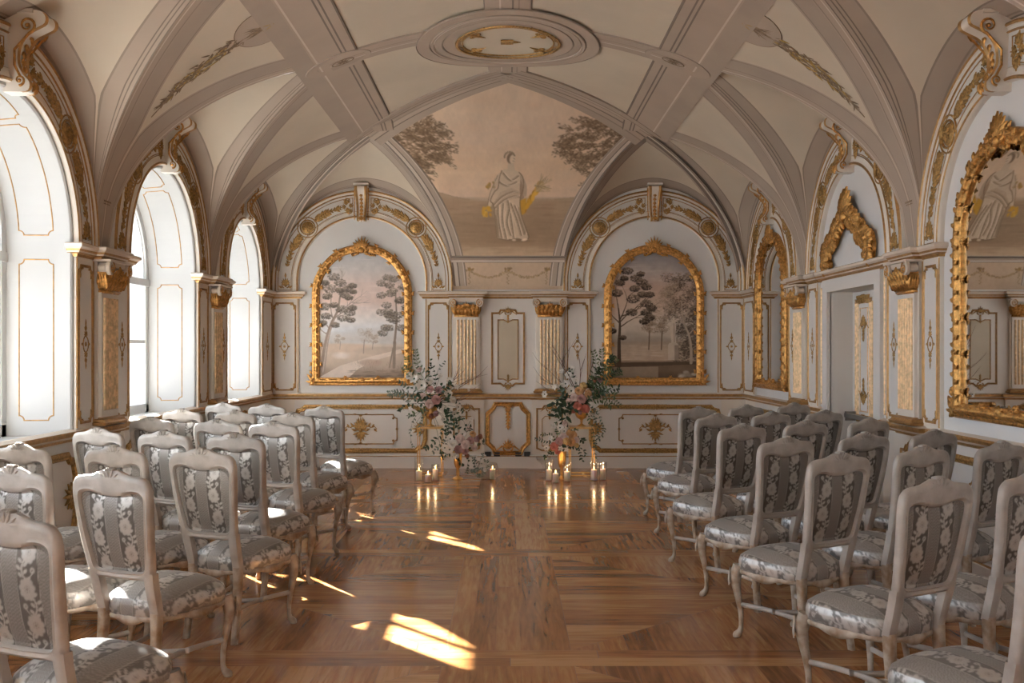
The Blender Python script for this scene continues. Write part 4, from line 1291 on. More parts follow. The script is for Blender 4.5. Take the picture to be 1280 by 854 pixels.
def landscape_dark():
    C = Canvas(-.64, 1.12, .64, 3.02, .004)
    C.grad([(1.12,(.06,.04,.025)),(1.22,(.16,.105,.065)),(1.33,(.22,.15,.095)),(1.42,(.20,.13,.08)),(1.46,(.44,.33,.24)),(1.62,(.42,.32,.23)),(1.70,(.36,.28,.21)),(1.76,(.44,.37,.30)),(1.95,(.53,.44,.36)),(2.2,(.52,.38,.29)),(2.45,(.44,.31,.24)),(2.62,(.40,.33,.30)),(2.8,(.30,.27,.26)),(3.0,(.27,.25,.25))])
    r = random.Random(8)
    for k in range(20): C.blob(r.uniform(-.5,.4), r.uniform(2.3,2.8), r.uniform(.1,.3), r.uniform(.008,.02), (.55,.46,.40), .25, .9)
    for x, y, h, w in ((-.3,1.76,.09,.3),(-.05,1.74,.05,.4)): C.blob(x, y, w, h, (.34,.28,.22), .6, .5)
    for k in range(40): C.blob(r.uniform(-.6,.2), r.uniform(1.45,1.66), r.uniform(.05,.14), .007, (.56,.45,.35), .4, .8)
    C.poly([(-.55,1.12),(-.55,1.36),(.06,1.37),(.06,1.12)], (.36,.28,.20), .7); C.poly([(-.55,1.36),(.58,1.40),(.58,1.44),(-.55,1.42)], (.12,.08,.05), .8)
    # dark wood on the right
    for k in range(110):
        x = r.uniform(.16,.62); y = r.uniform(1.45,2.6)
        if x < .30 and y < 2.0: continue
        tuft(C, x, y, .08, (.075,.05,.032), 90+k, 50, .8, (.17,.12,.08) if y < 2.2 else (.30,.21,.14), .5, .014)
    for k in range(20): tuft(C, r.uniform(.08,.3), r.uniform(2.05,2.5), .07, (.30,.22,.15), 300+k, 60, .7, (.42,.33,.25), .4, .012)
    for x in (-.07,.10):                                                # round trees
        C.stroke([(x,1.60),(x+.01,1.85)], .016, (.18,.12,.08))
        for k in range(22): tuft(C, x+r.uniform(-.08,.08), 1.90+r.uniform(-.07,.13), .045, (.22,.16,.105), 200+k, 40, .8, (.36,.27,.19), .5, .010)
    # left tree
    P = catmull([(-.47,1.38),(-.47,1.70),(-.46,1.95),(-.48,2.15)], 6); C.stroke(P, .055, (.11,.07,.045), 1, True)
    e = []; rr = random.Random(2)
    for a, b, an, l in ((-.46,1.95,2.2,.25),(-.46,2.0,1.1,.35),(-.46,1.9,.7,.3),(-.47,2.1,1.7,.3),(-.45,1.98,.9,.3),(-.44,2.05,.25,.28)):
        branches(C, a, b, an, l, .018, (.12,.08,.05), 2, rr, e)
    for k, (x, y, q) in enumerate([(-.36,2.66,.07),(-.24,2.56,.07),(-.46,2.50,.06),(-.16,2.50,.07),(-.10,2.44,.06),(-.06,2.34,.06),(-.16,2.34,.06),(-.5,2.36,.07),(-.28,2.28,.08),(-.10,2.22,.07),(-.03,2.16,.06),(-.10,2.10,.07),(-.06,2.03,.06),(-.30,2.10,.07),(-.13,1.98,.06),(-.40,2.56,.05),(-.26,2.42,.06),(-.18,2.62,.05),(-.42,1.76,.04),(-.56,1.85,.05)]):
        tuft(C, x, y, q*1.15, (.055,.037,.024), 60+k, 190, .62, (.22,.155,.105), .7, .013)
    # bare tree at the right
    C.stroke(catmull([(.50,1.42),(.50,1.62),(.47,1.80),(.40,1.98),(.37,2.25)], 5), .04, (.42,.33,.25), 1, True)
    for P in ([(.47,1.8),(.54,1.88),(.58,1.98)],[(.42,1.94),(.34,2.02),(.30,2.10)],[(.40,2.0),(.46,2.12),(.47,2.22)]): C.stroke(P, .014, (.40,.31,.24), 1, True)
    # statue on a plinth
    C.poly([(.19,1.46),(.19,1.66),(.21,1.69),(.31,1.69),(.33,1.66),(.33,1.46)], (.50,.41,.32)); C.poly([(.28,1.46),(.28,1.66),(.33,1.66),(.33,1.46)], (.33,.25,.19))
    C.poly([(.235,1.69),(.225,1.83),(.235,1.95),(.25,1.99),(.285,1.98),(.30,1.90),(.29,1.80),(.30,1.69)], (.52,.43,.34)); C.blob(.262,2.015,.02,.027,(.54,.45,.36)); C.stroke([(.25,1.95),(.215,1.9),(.225,1.84)], .014, (.5,.41,.33)); C.stroke([(.275,1.7),(.27,1.95)], .01, (.32,.24,.18))
    for k in range(12): C.blob(.45+r.uniform(-.1,.1), 1.25+r.uniform(-.02,.05), .05, .025, r.choice([(.40,.34,.27),(.52,.46,.37),(.3,.24,.18)]), .8, .5)
    for k in range(30): C.blob(r.uniform(.1,.6), r.uniform(1.13,1.20), .06, .01, (.03,.02,.015), .6, .7)
    C.noise(14, .25, 3); g_ = C.I.mean(axis=2, keepdims=True); C.I = np.clip(1.45*(g_+(C.I-g_)*.8)**1.25, 0, 1); return C

def canvas_mesh(F, parent, C, n0=.02):
    """picture surface inside the frame opening, as a grid clipped to the arched outline"""
    out = frame_outline(.03)
    out = sorted([(p[1], abs(p[0])) for p in out if p[0] >= 0])
    vs = [p[0] for p in out]; hs = [p[1] for p in out]
    mb = MB(); V = np.linspace(1.17, max(vs), 300); nU = 210; UU = []; VV = []
    G = []
    for v in V:
        h = float(np.interp(v, vs, hs)); 
        row = []
        for k in range(nU):
            u = -h+2*h*k/(nU-1); row.append(F(u, v, n0)); UU.append(u); VV.append(v)
        G.append(row)
    mb.grid(G)
    return mb.build('canvas', M['painting'], parent, col=C.sample(UU, VV))

def make_picture(F, origin, label, name, cat, C=None, group=None, seed=1):
    t = thing(name, label, cat, origin, 0, group)
    ox, oy, oz = origin
    Fo = lambda u, v, n=0: tuple(a-b for a, b in zip(F(u, v, n), (ox, oy, oz)))
    gilt_frame(Fo, t, seed)
    if C is not None: canvas_mesh(Fo, t, C)
    else:
        mb = MB(); flat_poly(mb, Fo, frame_outline(.03), n=.022); mb.build('mirror_glass', M['mirror'], t)
    return t
m, N_, L_, B_ = new_mat('antique_mirror')
B_.inputs['Metallic'].default_value = 1; B_.inputs['Roughness'].default_value = .015
nz_ = N_.new('ShaderNodeTexNoise'); nz_.inputs['Scale'].default_value = 3
cr_ = N_.new('ShaderNodeMapRange'); cr_.inputs[3].default_value = .70; cr_.inputs[4].default_value = .78
L_.new(nz_.outputs['Fac'], cr_.inputs[0]); L_.new(cr_.outputs[0], B_.inputs['Base Color'])
M['mirror'] = m
sh = lambda F, du: (lambda u, v, n=0: F(u+du, v, n))
make_picture(sh(back, -1.97), (-1.97, YB-.03, 1.15), 'gilt framed arched landscape painting with tall slender trees, a pale path and a pink sky', 'landscape_painting', 'painting', landscape_light())
make_picture(sh(back, 1.97), (1.97, YB-.03, 1.15), 'gilt framed arched landscape painting with a dark wood and a statue on a plinth', 'landscape_painting', 'painting', landscape_dark())
make_picture(sh(right, 6.40), (HW-.03, 6.40, 1.15), 'large gilt framed wall mirror nearest the viewer, reflecting the ceiling figure', 'wall_mirror', 'mirror')
make_picture(sh(right, 12.06), (HW-.03, 12.06, 1.15), 'narrow looking gilt framed mirror in the far bay beyond the door', 'wall_mirror', 'mirror')

# ------------------------------------------------------------------ fresco on the end cove
class Fig:
    """draws on a canvas through a scaled placement"""
    def __init__(s, C, f, k): s.C = C; s.f = f; s.k = k
    def blob(s, u, v, ru, rv, *a): s.C.blob(*s.f(u, v), ru*s.k, rv*s.k, *a)
    def stroke(s, P, w, *a): s.C.stroke([s.f(*p) for p in P], w*s.k, *a)
    def poly(s, P, *a): s.C.poly([s.f(*p) for p in P], *a)
def fresco_canvas():
    C = Canvas(-1.75, 2.3, 1.75, 4.62, .0065)
    C.grad([(2.3,(.46,.375,.30)),(2.84,(.47,.38,.30)),(2.90,(.43,.335,.25)),(3.05,(.33,.25,.18)),(3.25,(.34,.26,.19)),(3.54,(.36,.28,.21)),(3.57,(.40,.32,.25)),(3.60,(.56,.46,.38)),(3.68,(.57,.46,.37)),(3.85,(.57,.455,.355)),(4.0,(.56,.45,.355)),(4.2,(.56,.46,.38)),(4.6,(.56,.47,.39))])
    r = random.Random(5)
    for k in range(50): C.blob(r.uniform(-1.2,1.2), r.uniform(3.5,4.5), r.uniform(.12,.4), r.uniform(.02,.07), r.choice([(.62,.53,.44),(.56,.43,.33),(.53,.45,.38)]), .3, .95)
    C.poly([(-1.4,3.55),(-1.2,3.63),(-1.0,3.66),(-.85,3.64),(-.70,3.60),(-.5,3.57),(-.5,3.4),(-1.4,3.4)], (.36,.28,.21), .9)
    C.poly([(.6,3.4),(.6,3.57),(.95,3.60),(1.02,3.615),(1.1,3.60),(1.4,3.61),(1.4,3.4)], (.37,.29,.215), .9)
    for k in range(260):
        y = r.uniform(2.90,3.55); C.blob(r.uniform(-1.3,1.3), y, r.uniform(.06,.25), r.uniform(.006,.018), r.choice([(.40,.31,.23),(.27,.20,.145),(.31,.235,.17)]), .35, .8)
    for k in range(40): C.blob(r.uniform(-.8,.8), r.uniform(2.86,2.98), r.uniform(.1,.3), .02, (.46,.37,.28), .4, .9)
    # foliage sprays: many leafy fronds reaching inwards from both sides
    for s in (-1, 1):
        rr = random.Random(20+s)
        C.stroke([(s*1.58,3.95),(s*1.40,4.08),(s*1.20,4.16)], .022, (.30,.22,.16), .9, True); C.stroke([(s*1.45,4.04),(s*1.25,3.98),(s*1.1,3.95)], .014, (.30,.22,.16), .9, True)
        for k in range(150):
            z = rr.uniform(3.80, 4.40); xi = np.interp(z, [3.8,3.95,4.1,4.25,4.4], [1.05,.85,.62,.62,.95])
            bx = s*rr.uniform(xi+.12, 1.6); L = rr.uniform(.10,.24); ang = rr.uniform(-.35,.45)
            Q = [(bx-s*L*q*cos(ang), z+L*q*sin(ang)-.03*q*q) for q in np.linspace(0,1,7)]
            C.stroke(Q, .007, (.26,.19,.14), .8, True)
            for (px, py) in Q[1:]:
                for j in range(4):
                    a = rr.uniform(0, 2*pi)
                    C.blob(px+.022*cos(a), py+.018*sin(a), .024, .008, rr.choice([(.15,.11,.075),(.20,.145,.10),(.28,.21,.15)]), .7, .7, rr.uniform(-.6,.6))
    # standing draped figure with a wreath and a sheaf
    D = C; C = Fig(D, lambda x, y: (.02+x*1.0, 3.04+(y-2.93)*.82), .86)
    K, Dk, Hl = (.52,.44,.36), (.24,.18,.13), (.64,.56,.48)
    P = lambda L: [(x, 2.93+y) for x, y in L]
    C.blob(.12, 2.95, .30, .035, (.24,.18,.125), .7, .7)
    # sheaf
    for k in range(26):
        t = k/25; C.blob(.17+.24*t+.0, 3.38+.42*t+.03*sin(k*1.7), .055, .035, rr.choice([(.50,.32,.06),(.58,.40,.10),(.38,.23,.05)]), .95, .4, .9+.5*sin(k))
    for k in range(50): C.stroke([(.36+rr.uniform(-.04,.05), 3.72+rr.uniform(-.05,.06)), (.42+rr.uniform(-.03,.13), 3.80+rr.uniform(-.12,.12))], .007, rr.choice([(.42,.33,.22),(.50,.40,.27),(.30,.23,.15)]), .9)
    C.poly(P([(.12,.42),(.20,.44),(.22,.66),(.13,.62)]), (.46,.30,.07))
    # robe
    C.poly(P([(-.17,.08),(-.19,.35),(-.21,.56),(-.25,.62),(-.20,.74),(-.15,.80),(-.13,.94),(-.10,1.03),(.0,1.06),(.06,1.04),(.12,1.01),(.17,.94),(.18,.80),(.13,.70),(.14,.60),(.13,.50),(.16,.36),(.22,.18),(.25,.07),(.20,.03),(.10,.05),(-.02,.04),(-.12,.04)]), K)
    C.poly(P([(-.22,.58),(-.12,.74),(.02,.80),(.12,.76),(.14,.66),(.02,.64),(-.10,.58),(-.20,.46)]), (.47,.39,.31)); 
    for L in ([(-.20,.50),(-.08,.62),(.06,.68),(.14,.68)],[(-.22,.54),(-.10,.67),(.04,.74),(.13,.74)],[(-.13,.88),(-.02,.83),(.10,.88)],[(-.08,1.0),(.02,.90),(.12,.96)],
              [(-.15,.54),(-.14,.30),(-.10,.06)],[(-.08,.58),(-.09,.34),(-.04,.05)],[(-.02,.62),(.02,.38),(.06,.06)],[(.02,.58),(.10,.34),(.16,.10)],[(.07,.55),(.13,.38),(.21,.12)],[(-.18,.40),(-.16,.2),(-.15,.08)],[(.0,.50),(-.03,.30),(.02,.10)]):
        Q = catmull(P(L), 6); C.stroke([(x-.012, y) for x, y in Q], .030, (.38,.31,.24), .6); C.stroke(Q, .012, Dk, .85, False); C.stroke([(x+.018, y) for x, y in Q], .010, Hl, .6)
    for L in ([(-.12,.52),(-.12,.32)],[(-.05,.46),(-.07,.22)],[(.04,.44),(.09,.25)]): C.stroke(P(L), .02, Hl, .4)
    C.poly(P([(.14,.95),(.18,.92),(.20,.80),(.19,.66),(.14,.62),(.13,.78)]), (.30,.22,.165), .8)
    # arms
    C.stroke(catmull(P([(-.13,.97),(-.19,.84),(-.23,.70),(-.26,.56)]), 5), .055, K); C.stroke(catmull(P([(-.15,.97),(-.21,.84),(-.26,.70),(-.285,.56)]), 5), .010, Dk, .8)
    C.stroke(catmull(P([(.15,.95),(.20,.82),(.20,.70)]), 5), .05, (.42,.345,.275))
    # bouquet in the lowered hand and basket
    for k in range(16): C.blob(-.30+rr.uniform(-.05,.05), 3.40+rr.uniform(-.09,.08), .035, .025, rr.choice([(.50,.33,.07),(.42,.26,.05),(.56,.40,.12)]), .95, .4, rr.uniform(0,3))
    for k in range(10): C.blob(-.27+rr.uniform(-.01,.09)-.02, 3.78+rr.uniform(-.08,.05), .022, .030, rr.choice([(.42,.28,.09),(.34,.25,.12)]), .9, .5, rr.uniform(0,3))
    C.stroke([(-.20,3.70),(-.19,3.86)], .012, (.45,.37,.29))
    # neck and head, turned up to the right
    C.poly(P([(-.03,1.03),(-.02,1.12),(.05,1.13),(.07,1.03)]), (.50,.42,.34))
    C.blob(.01, 4.115, .060, .070, (.26,.19,.14), 1, .25, -.3); C.blob(.035, 4.105, .045, .058, (.56,.47,.385), 1, .25, -.3)
    for k in range(12): C.blob(.0+.065*cos(.3+k*.27), 4.13+.062*sin(.3+k*.27), .018, .010, (.22,.17,.115), .9, .5, k*.3)
    C.stroke([(.05,4.115),(.07,4.105)], .007, Dk, .9); C.stroke([(.035,4.085),(.06,4.08)], .006, Dk, .8)
    C.stroke(catmull(P([(-.17,.08),(-.19,.35),(-.21,.56),(-.25,.62),(-.20,.74),(-.15,.80),(-.13,.94),(-.10,1.03)]), 4), .014, Dk, .9); C.stroke(catmull(P([(.12,1.01),(.17,.94),(.18,.80),(.14,.66),(.14,.52),(.17,.36),(.23,.18),(.26,.07),(.20,.03),(.10,.05),(-.02,.03),(-.14,.05)]), 4), .014, Dk, .9)
    C.poly(P([(.10,.56),(.14,.50),(.17,.36),(.23,.16),(.19,.10),(.13,.34)]), (.33,.26,.195), .6); C.poly(P([(-.17,.08),(-.19,.35),(-.20,.50),(-.15,.48),(-.14,.26),(-.13,.06)]), (.34,.27,.20), .6)
    # foot
    C.blob(.20, 2.965, .06, .022, Hl, 1, .4, .2); C.blob(.06, 2.96, .04, .018, K, 1, .4)
    C = D
    # garland strip under the picture
    for x0, x1 in ((-.52,-.0),(.0,.52)):
        Q = [(x0+(x1-x0)*t, 2.66-.085*sin(pi*t)) for t in np.linspace(0,1,26)]
        for k, (x, y) in enumerate(Q):
            for j in range(3): C.blob(x+rr.uniform(-.012,.012), y+rr.uniform(-.012,.012), .017, .009, rr.choice([(.27,.21,.14),(.34,.27,.18),(.40,.31,.20)]), .85, .5, rr.uniform(0,3))
    for x in (-.52, 0, .52):
        for k in range(14): C.blob(x+rr.uniform(-.05,.05), 2.68+rr.uniform(-.015,.02), .02, .012, rr.choice([(.32,.23,.11),(.27,.20,.13)]), .9, .5, rr.uniform(0,3))
        for k in range(8): C.blob(x+rr.uniform(-.012,.012), 2.63-.02*k, .014, .010, (.29,.22,.14), .85, .5)
    C.noise(5, .16, 8); C.noise(30, .10, 9); g_ = C.I.mean(axis=2, keepdims=True); C.I = np.clip(1.85*(g_+(C.I-g_)*.9)**1.45, 0, 1)*np.array((1.0,1.0,.98))
    return C
FC = fresco_canvas()
mb = MB(); UU = []; VV = []; G = []
ts = np.linspace(0, 1, 330)
for t in ts:
    th = t*pi/2
    y = YP+(YB-YP)*sin(th); z = ZS+RISE*cos(th)
    if y < YT: h = HW*(y-YP)/(YB-YP)+.02
    else: h = XT+(XF-XT)*(y-YT)/(YB-YT)
    row = []
    for k in range(300):
        u = -h+2*h*k/299; row.append((u, y+.001, z)); UU.append(u); VV.append(z)
    G.append(row)
mb.grid(G)
fr_ = mb.build('fresco', M['fresco'], ceiling, smooth=True, col=FC.sample(UU, VV))
# horizontal mouldings under the picture
mb = MB()
def yend(z): return YP+(YB-YP)*sqrt(max(0, 1-((z-ZS)/RISE)**2))
for z0, mats in ((2.79,[VM,VL,VK,VD,VL]),):
    rowsz = [(2.77,.0),(2.775,.014),(2.80,.02),(2.825,.012),(2.85,.02),(2.862,.0)]
    Gd = [[(x, yend(z)-n, z) for z, n in rowsz] for x in np.linspace(-.76, .76, 9)]
    mb.grid(Gd, mats_v=mats)
tb = struct(mb.build('trim_2', MV))

# ---- painted trophies on the pier spandrels and shell cartouches beside the longitudinal bands
def vaultF(sgn, y0):
    """frame on the vault flank: u runs along the room, v runs up the curve from the springing"""
    import bisect
    ang = np.linspace(0, pi/2, 200); X = HW*np.cos(ang); Z = ZS+RISE*np.sin(ang)
    S = np.concatenate([[0], np.cumsum(np.hypot(np.diff(X), np.diff(Z)))])
    def F(u, v, n=0):
        x = float(np.interp(v, S, X)); z = float(np.interp(v, S, Z))
        return (sgn*(x-n*.5), y0+u, z-n*.8)
    return F, S[-1]
tm = MB(); to = MB(); tk = MB()
for sgn in (-1, 1):
    for yp in PIERS[2:5]:
        F, SL = vaultF(sgn, yp)
        r = random.Random(int(yp*10)+sgn)
        vt = float(np.interp(HW-XT, HW-HW*np.cos(np.linspace(0,pi/2,200)), np.linspace(0,1,200)))
        # arc length at x = XT
        ang = math.acos(XT/HW); aa = np.linspace(0, ang, 100); sT = float(np.sum(np.hypot(np.diff(HW*np.cos(aa)), np.diff(RISE*np.sin(aa)))))
        top = sT-.26
        tk.grid([[F(rr*cos(a), top-.02+rr*.85*sin(a), .006) for a in np.linspace(pi, 2*pi, 25)] for rr in (0.0,.15,.30)], 0)
        ln = [(.305*cos(a), top-.02+.305*.85*sin(a)) for a in np.linspace(pi, 2*pi, 25)]
        rib(tm, F, ln, .010, .004)
        for k in range(26):
            a = r.uniform(-pi*.9, -pi*.1); l = r.uniform(.08,.26)
            leaf(tm, F, r.uniform(-.02,.02), top-.0, a*.35-pi/2*.65+r.uniform(-.3,.3), l, .018, .006, bend=r.uniform(-.6,.6))
        flower(to, F, 0, top+.05, .06, .01); leaf(to, F, 0, top+.05, -pi/2-.5, .12, .03); leaf(to, F, 0, top+.05, -pi/2+.5, .12, .03)
        v = top-.22
        vend = top-1.05
        while v > vend:
            t = (top-v)/1.05; w = .075*sin(pi*min(1, t*1.05))+.018
            for k in range(4):
                leaf(tm, F, r.uniform(-w, w), v, -pi/2+r.uniform(-.9,.9), r.uniform(.05,.10), .016, .006, bend=r.uniform(-.8,.8))
            if r.random() < .35: leaf(to, F, r.uniform(-w, w), v, -pi/2+r.uniform(-.5,.5), .10, .022, .007)
            v -= .028
        rib(tm, F, [(0,top-.2),(.02,top-.5),(-.01,top-.8),(0,vend-.12)], .012, .005)
        ell(to, F, .03, top-.52, .05, .13, .014, .006); ell(to, F, -.02, top-.78, .035, .10, .012, .006)
        # small pendant ornament just above the capital
        G2 = F
        leafset = ((0,.20,.06),(0,.14,.06),(0,.08,.05))
        for (a, b, l) in leafset:
            for q in (-.6, 0, .6): leaf(tm, F, a, b+.10, -pi/2+q, l, .02, .006)
        rib(tm, F, [(-.07,.42),(.07,.42)], .012, .006); rib(tm, F, [(-.06,.40),(.06,.40)], .006, .006)
tro = struct(tm.build('trim_3', M['trophy'], smooth=True)); to.build('ochre_detail', M['ochre'], tro, smooth=True); tk.build('cartouche_ground', M['vpink'], tro)
# rosettes on the side nodes
rm_ = MB()
for sgn in (-1, 1):
    for yc in BAYS[1:5]:
        Fz = lambda u, v, n=0: (sgn*(XT-.12)+u, yc+v, zv(sgn*(XT-.12)+u, yc+v)-.022-n)
        ell(rm_, Fz, 0, 0, .10, .06, .010, .004)
        for k in range(8): leaf(rm_, Fz, 0, 0, k*pi/4, .065, .022, .004)
rm_.build('rosettes_relief', M['trophy'], trim_1)
# ------------------------------------------------------------------ brocade and chairs
def brocade(W, H, res=.0022, seed=1):
    """silver-grey stripes: flowering vine on a dark ground beside a woven lattice"""
    C = Canvas(-W, 0, W, H, res, (.10,.087,.075))
    per = .172
    U = C.U; V = C.V
    ph = np.mod(U + .138 + per*10, per)            # 0 .. per
    lat = (ph > .086)
    a = np.mod((V*1.0 + np.abs(np.mod(U, .018)-.009)*1.4), .0125)/.0125
    b = np.mod(U, .018)/.018
    wv = ((a < .5) ^ (b < .12)).astype(float)
    base = np.where(lat, 1.0, 0.0)
    light = np.array((.40,.375,.345)); mid = np.array((.19,.172,.155)); dark = np.array((.10,.087,.075))
    I = C.I
    I[:] = np.where(lat[..., None], np.where(wv[..., None] > .5, (light*.72)[None, None], mid[None, None]), dark[None, None])
    for e in (.086, .168):
        m = np.abs(ph-e) < .0022; I[m] = dark*.8
    for e in (.0905, .1635):
        m = np.abs(ph-e) < .0016; I[m] = light
    r = random.Random(seed)
    L1 = (.56,.54,.51)
    k0 = int(-W/per)-1
    for k in range(k0, -k0+1):
        cx = k*per + .043 - .138
        y = -.05 + .06*(k % 2)
        vine = []
        while y < H+.1:
            s = 1 if int(round(y/.125)) % 2 else -1
            fx = cx + .006*s
            for q in range(9):
                an = 2*pi*q/9 + .2
                C.blob(fx+.022*cos(an), y+.025*sin(an), .018, .015, L1, .95, .35, an)
            C.blob(fx, y, .015, .015, (.30,.27,.24), .9, .4); 
            for q in range(6): C.blob(fx+.008*cos(q*1.05), y+.008*sin(q*1.05), .0055, .0045, L1, .9, .5, q*1.05)
            # stem with leaves up to the next flower
            Q = [(cx+.026*s*sin(pi*t), y+.02+.095*t) for t in np.linspace(0, 1, 9)]
            C.stroke(Q, .007, L1, .9)
            for j in (1,2,3,4,5,6,7):
                x, yy = Q[j]; sd = 1 if j % 2 else -1
                C.blob(x+.015*sd, yy+.004, .014, .0078, L1, .95, .4, .6*sd)
            C.blob(cx-.024*s, y+.065, .013, .013, L1, .9, .4); C.blob(cx-.024*s, y+.065, .004, .004, dark, .9, .4); C.stroke([(cx-.024*s,y+.055),(cx-.004*s,y+.035)], .004, L1, .9)
            y += .125
    return C
BR = brocade(.45, .80)

# local frame: +y is where the sitter faces, origin on the floor under the seat centre
def yback(z): return -.205 - .165*(z-.42) - .03*sin(pi*min(1, max(0, (z-.42)/.63)))*0
def ytilt(z):
    t = (z-.42)/.63
    return -.20 - .115*t + .028*sin(pi*t)*-0.6
def oval_loop(hw, n):
    pass
# back outline tables: height -> half width
OZ = [.42,.50,.58,.64,.74,.84,.93,.985]; OW = [.190,.188,.192,.200,.213,.224,.232,.231]
IZ = [.600,.615,.64,.74,.84,.92,.948]; IW = [.135,.150,.157,.172,.183,.192,.185]
def outer_half():
    P = [(w, z) for z, w in zip(OZ, OW)][2:]
    P += [(.222,1.012),(.196,1.03),(.155,1.036),(.11,1.040),(.075,1.052),(.045,1.062),(.02,1.060),(0,1.066)]
    return catmull(P, 4)
def inner_half():
    P = [(0,.598),(.06,.600),(.11,.602)] + [(.138,.607),(.152,.622),(.157,.65),(.172,.74),(.184,.84),(.193,.915),(.190,.945),(.168,.958),(.13,.962),(.09,.956),(.045,.948),(0,.946)]
    return catmull(P, 4)
def resample(P, n):
    S = [0]
    for a, b in zip(P, P[1:]): S.append(S[-1]+math.hypot(b[0]-a[0], b[1]-a[1]))
    return [(float(np.interp(t, S, [p[0] for p in P])), float(np.interp(t, S, [p[1] for p in P]))) for t in np.linspace(0, S[-1], n)]
def chair_back_frame(parent):
    n = 40
    O = resample([(0,.560),(.10,.562),(.16,.562),(.186,.575)] + outer_half()[1:], n); I = resample(inner_half(), n)
    loopO = O + [(-x, z) for x, z in O[::-1]][1:-1]; loopI = I + [(-x, z) for x, z in I[::-1]][1:-1]
    prof = [(0,-.010),(.10,-.019),(.35,-.024),(.65,-.018),(.82,-.022),(1,-.010),(1,.012),(.8,.022),(.6,.018),(.35,.024),(.1,.017),(0,.010)]
    mb = MB(); G = []
    for (a, b), (c, d) in zip(loopO, loopI):
        row = []
        for t, h in prof:
            x = a+(c-a)*t; z = b+(d-b)*t; row.append((x, ytilt(z)+h, z))
        G.append(row)
    mb.grid(G, closed_u=True, closed_v=True)
    # posts running down from the frame to the seat rail
    for s in (-1, 1):
        P = []
        for z, w in ((.395,.185),(.44,.186),(.50,.187),(.56,.190),(.60,.195)):
            P.append((s*(w-.024), ytilt(z), z))
        R = []
        for x, y, z in P:
            hw = .024+.004*(z-.39)/.2; R.append([(x-hw, y-.019, z),(x-hw*.5, y-.025, z),(x+hw*.5, y-.025, z),(x+hw, y-.019, z),(x+hw, y+.019, z),(x+hw*.5, y+.024, z),(x-hw*.5, y+.024, z),(x-hw, y+.019, z)])
        mb.grid(R, closed_v=True)
        b = len(mb.v)-8*5
        mb.f.append(tuple(b+k for k in range(8))); mb.m.append(0)
    o = mb.build('back_frame', M['chairpaint'], parent); smooth_by_angle(o, 50)
    c = MB()
    for f in (-1, 1):
        Fc = lambda u, v, n=0, f=f: (u, ytilt(v)+f*(.016+n), v)
        for k in range(5):
            leaf(c, Fc, (k-2)*.012, 1.028, pi/2-(k-2)*.5, .040, .016, .010)
        for s in (-1, 1):
            leaf(c, Fc, s*.01, 1.028, pi/2-s*(pi/2+.15), .07, .022, .008, bend=s*.3)
    for k in range(4):
        c.ball(((k-1.5)*.013, ytilt(1.064), 1.064+.002*(1-abs(k-1.5)/1.5)), .009, 8, 5, sc=(.7,2.2,1))
    c.build('crest_carving', M['chairpaint'], o, smooth=True)
    return o
def chair_upholstery(parent):
    I = inner_half(); zs = np.linspace(.592, .968, 92)
    side = [(z, x) for x, z in I if x > .13]; side.sort()
    sz = [p[0] for p in side]; sx = [p[1] for p in side]
    top = sorted([(x, z) for x, z in I if z > .93]); tx = [p[0] for p in top]; tz = [p[1] for p in top]
    mb = MB(); UU = []; VV = []
    for f in (-1, 1):
        G = []
        for j in range(92):
            t = j/91; row = []
            for i in range(76):
                a = -1+2*i/75
                zt = float(np.interp(abs(a)*.185, tx, tz)); z = .600+(zt+.004-.600)*t
                hw = float(np.interp(z, sz, sx))+.004
                x = a*hw
                n = .020*(1-abs(a)**3)*(1-abs(2*t-1)**3)-.004
                row.append((x, ytilt(z)+f*n, z)); UU.append(x); VV.append(z-.55)
            G.append(row)
        mb.grid(G)
    return mb.build('backrest', M['brocade'], parent, smooth=True, col=BR.sample(UU, VV))
def seat_plan(a, n=1.0):
    """rounded seat outline by angle: returns x, y"""
    # superellipse in a trapezoid: front wide, rear narrow
    c, s = cos(a), sin(a); p = 3.6
    r = (abs(c)**p+abs(s)**p)**(-1/p)
    x, y = r*c, r*s
    hw = .232+.036*y
    if y > .6: y = y + .04*(1-abs(x)**2)*(y-.6)/.4
    return x*hw*n, .025+y*.232*n
def chair_seat(parent):
    mb = MB(); UU = []; VV = []; G = []
    na = 240
    for t in np.linspace(0, 1, 56):
        row = []
        for k in range(na):
            x, y = seat_plan(2*pi*k/na, t*.97); z = .462+.062*(1-t**3.2)
            row.append((x, y, z)); UU.append(x); VV.append(y+.30)
        G.append(row)
    Q = catmull([(.985,.459),(1.01,.440),(1.02,.425),(1.015,.405),(1.0,.388),(.975,.375)], 3)
    drop = 0
    for q, (o, z) in enumerate(Q):
        drop = .462-z; row = []; f = q/(len(Q)-1)
        for k in range(na):
            a = 2*pi*k/na; x, y = seat_plan(a, o)
            ca, sa = cos(a), sin(a); m = max(abs(ca), abs(sa)); nx, ny = (ca/m)**9 if ca > 0 else -(abs(ca)/m)**9, (sa/m)**9 if sa > 0 else -(abs(sa)/m)**9
            pk = .005*sin(a*23)*f
            row.append((x, y, z+pk)); UU.append(x+nx*drop); VV.append(y+.30+ny*drop)
        G.append(row)
    mb.grid(G, closed_v=True)
    c = BR.sample(UU, VV); c = .10+c*.95  # seat colour lifted above the backrest's, standing in for light on its top
    return mb.build('seat', M['brocade'], parent, smooth=True, col=c)
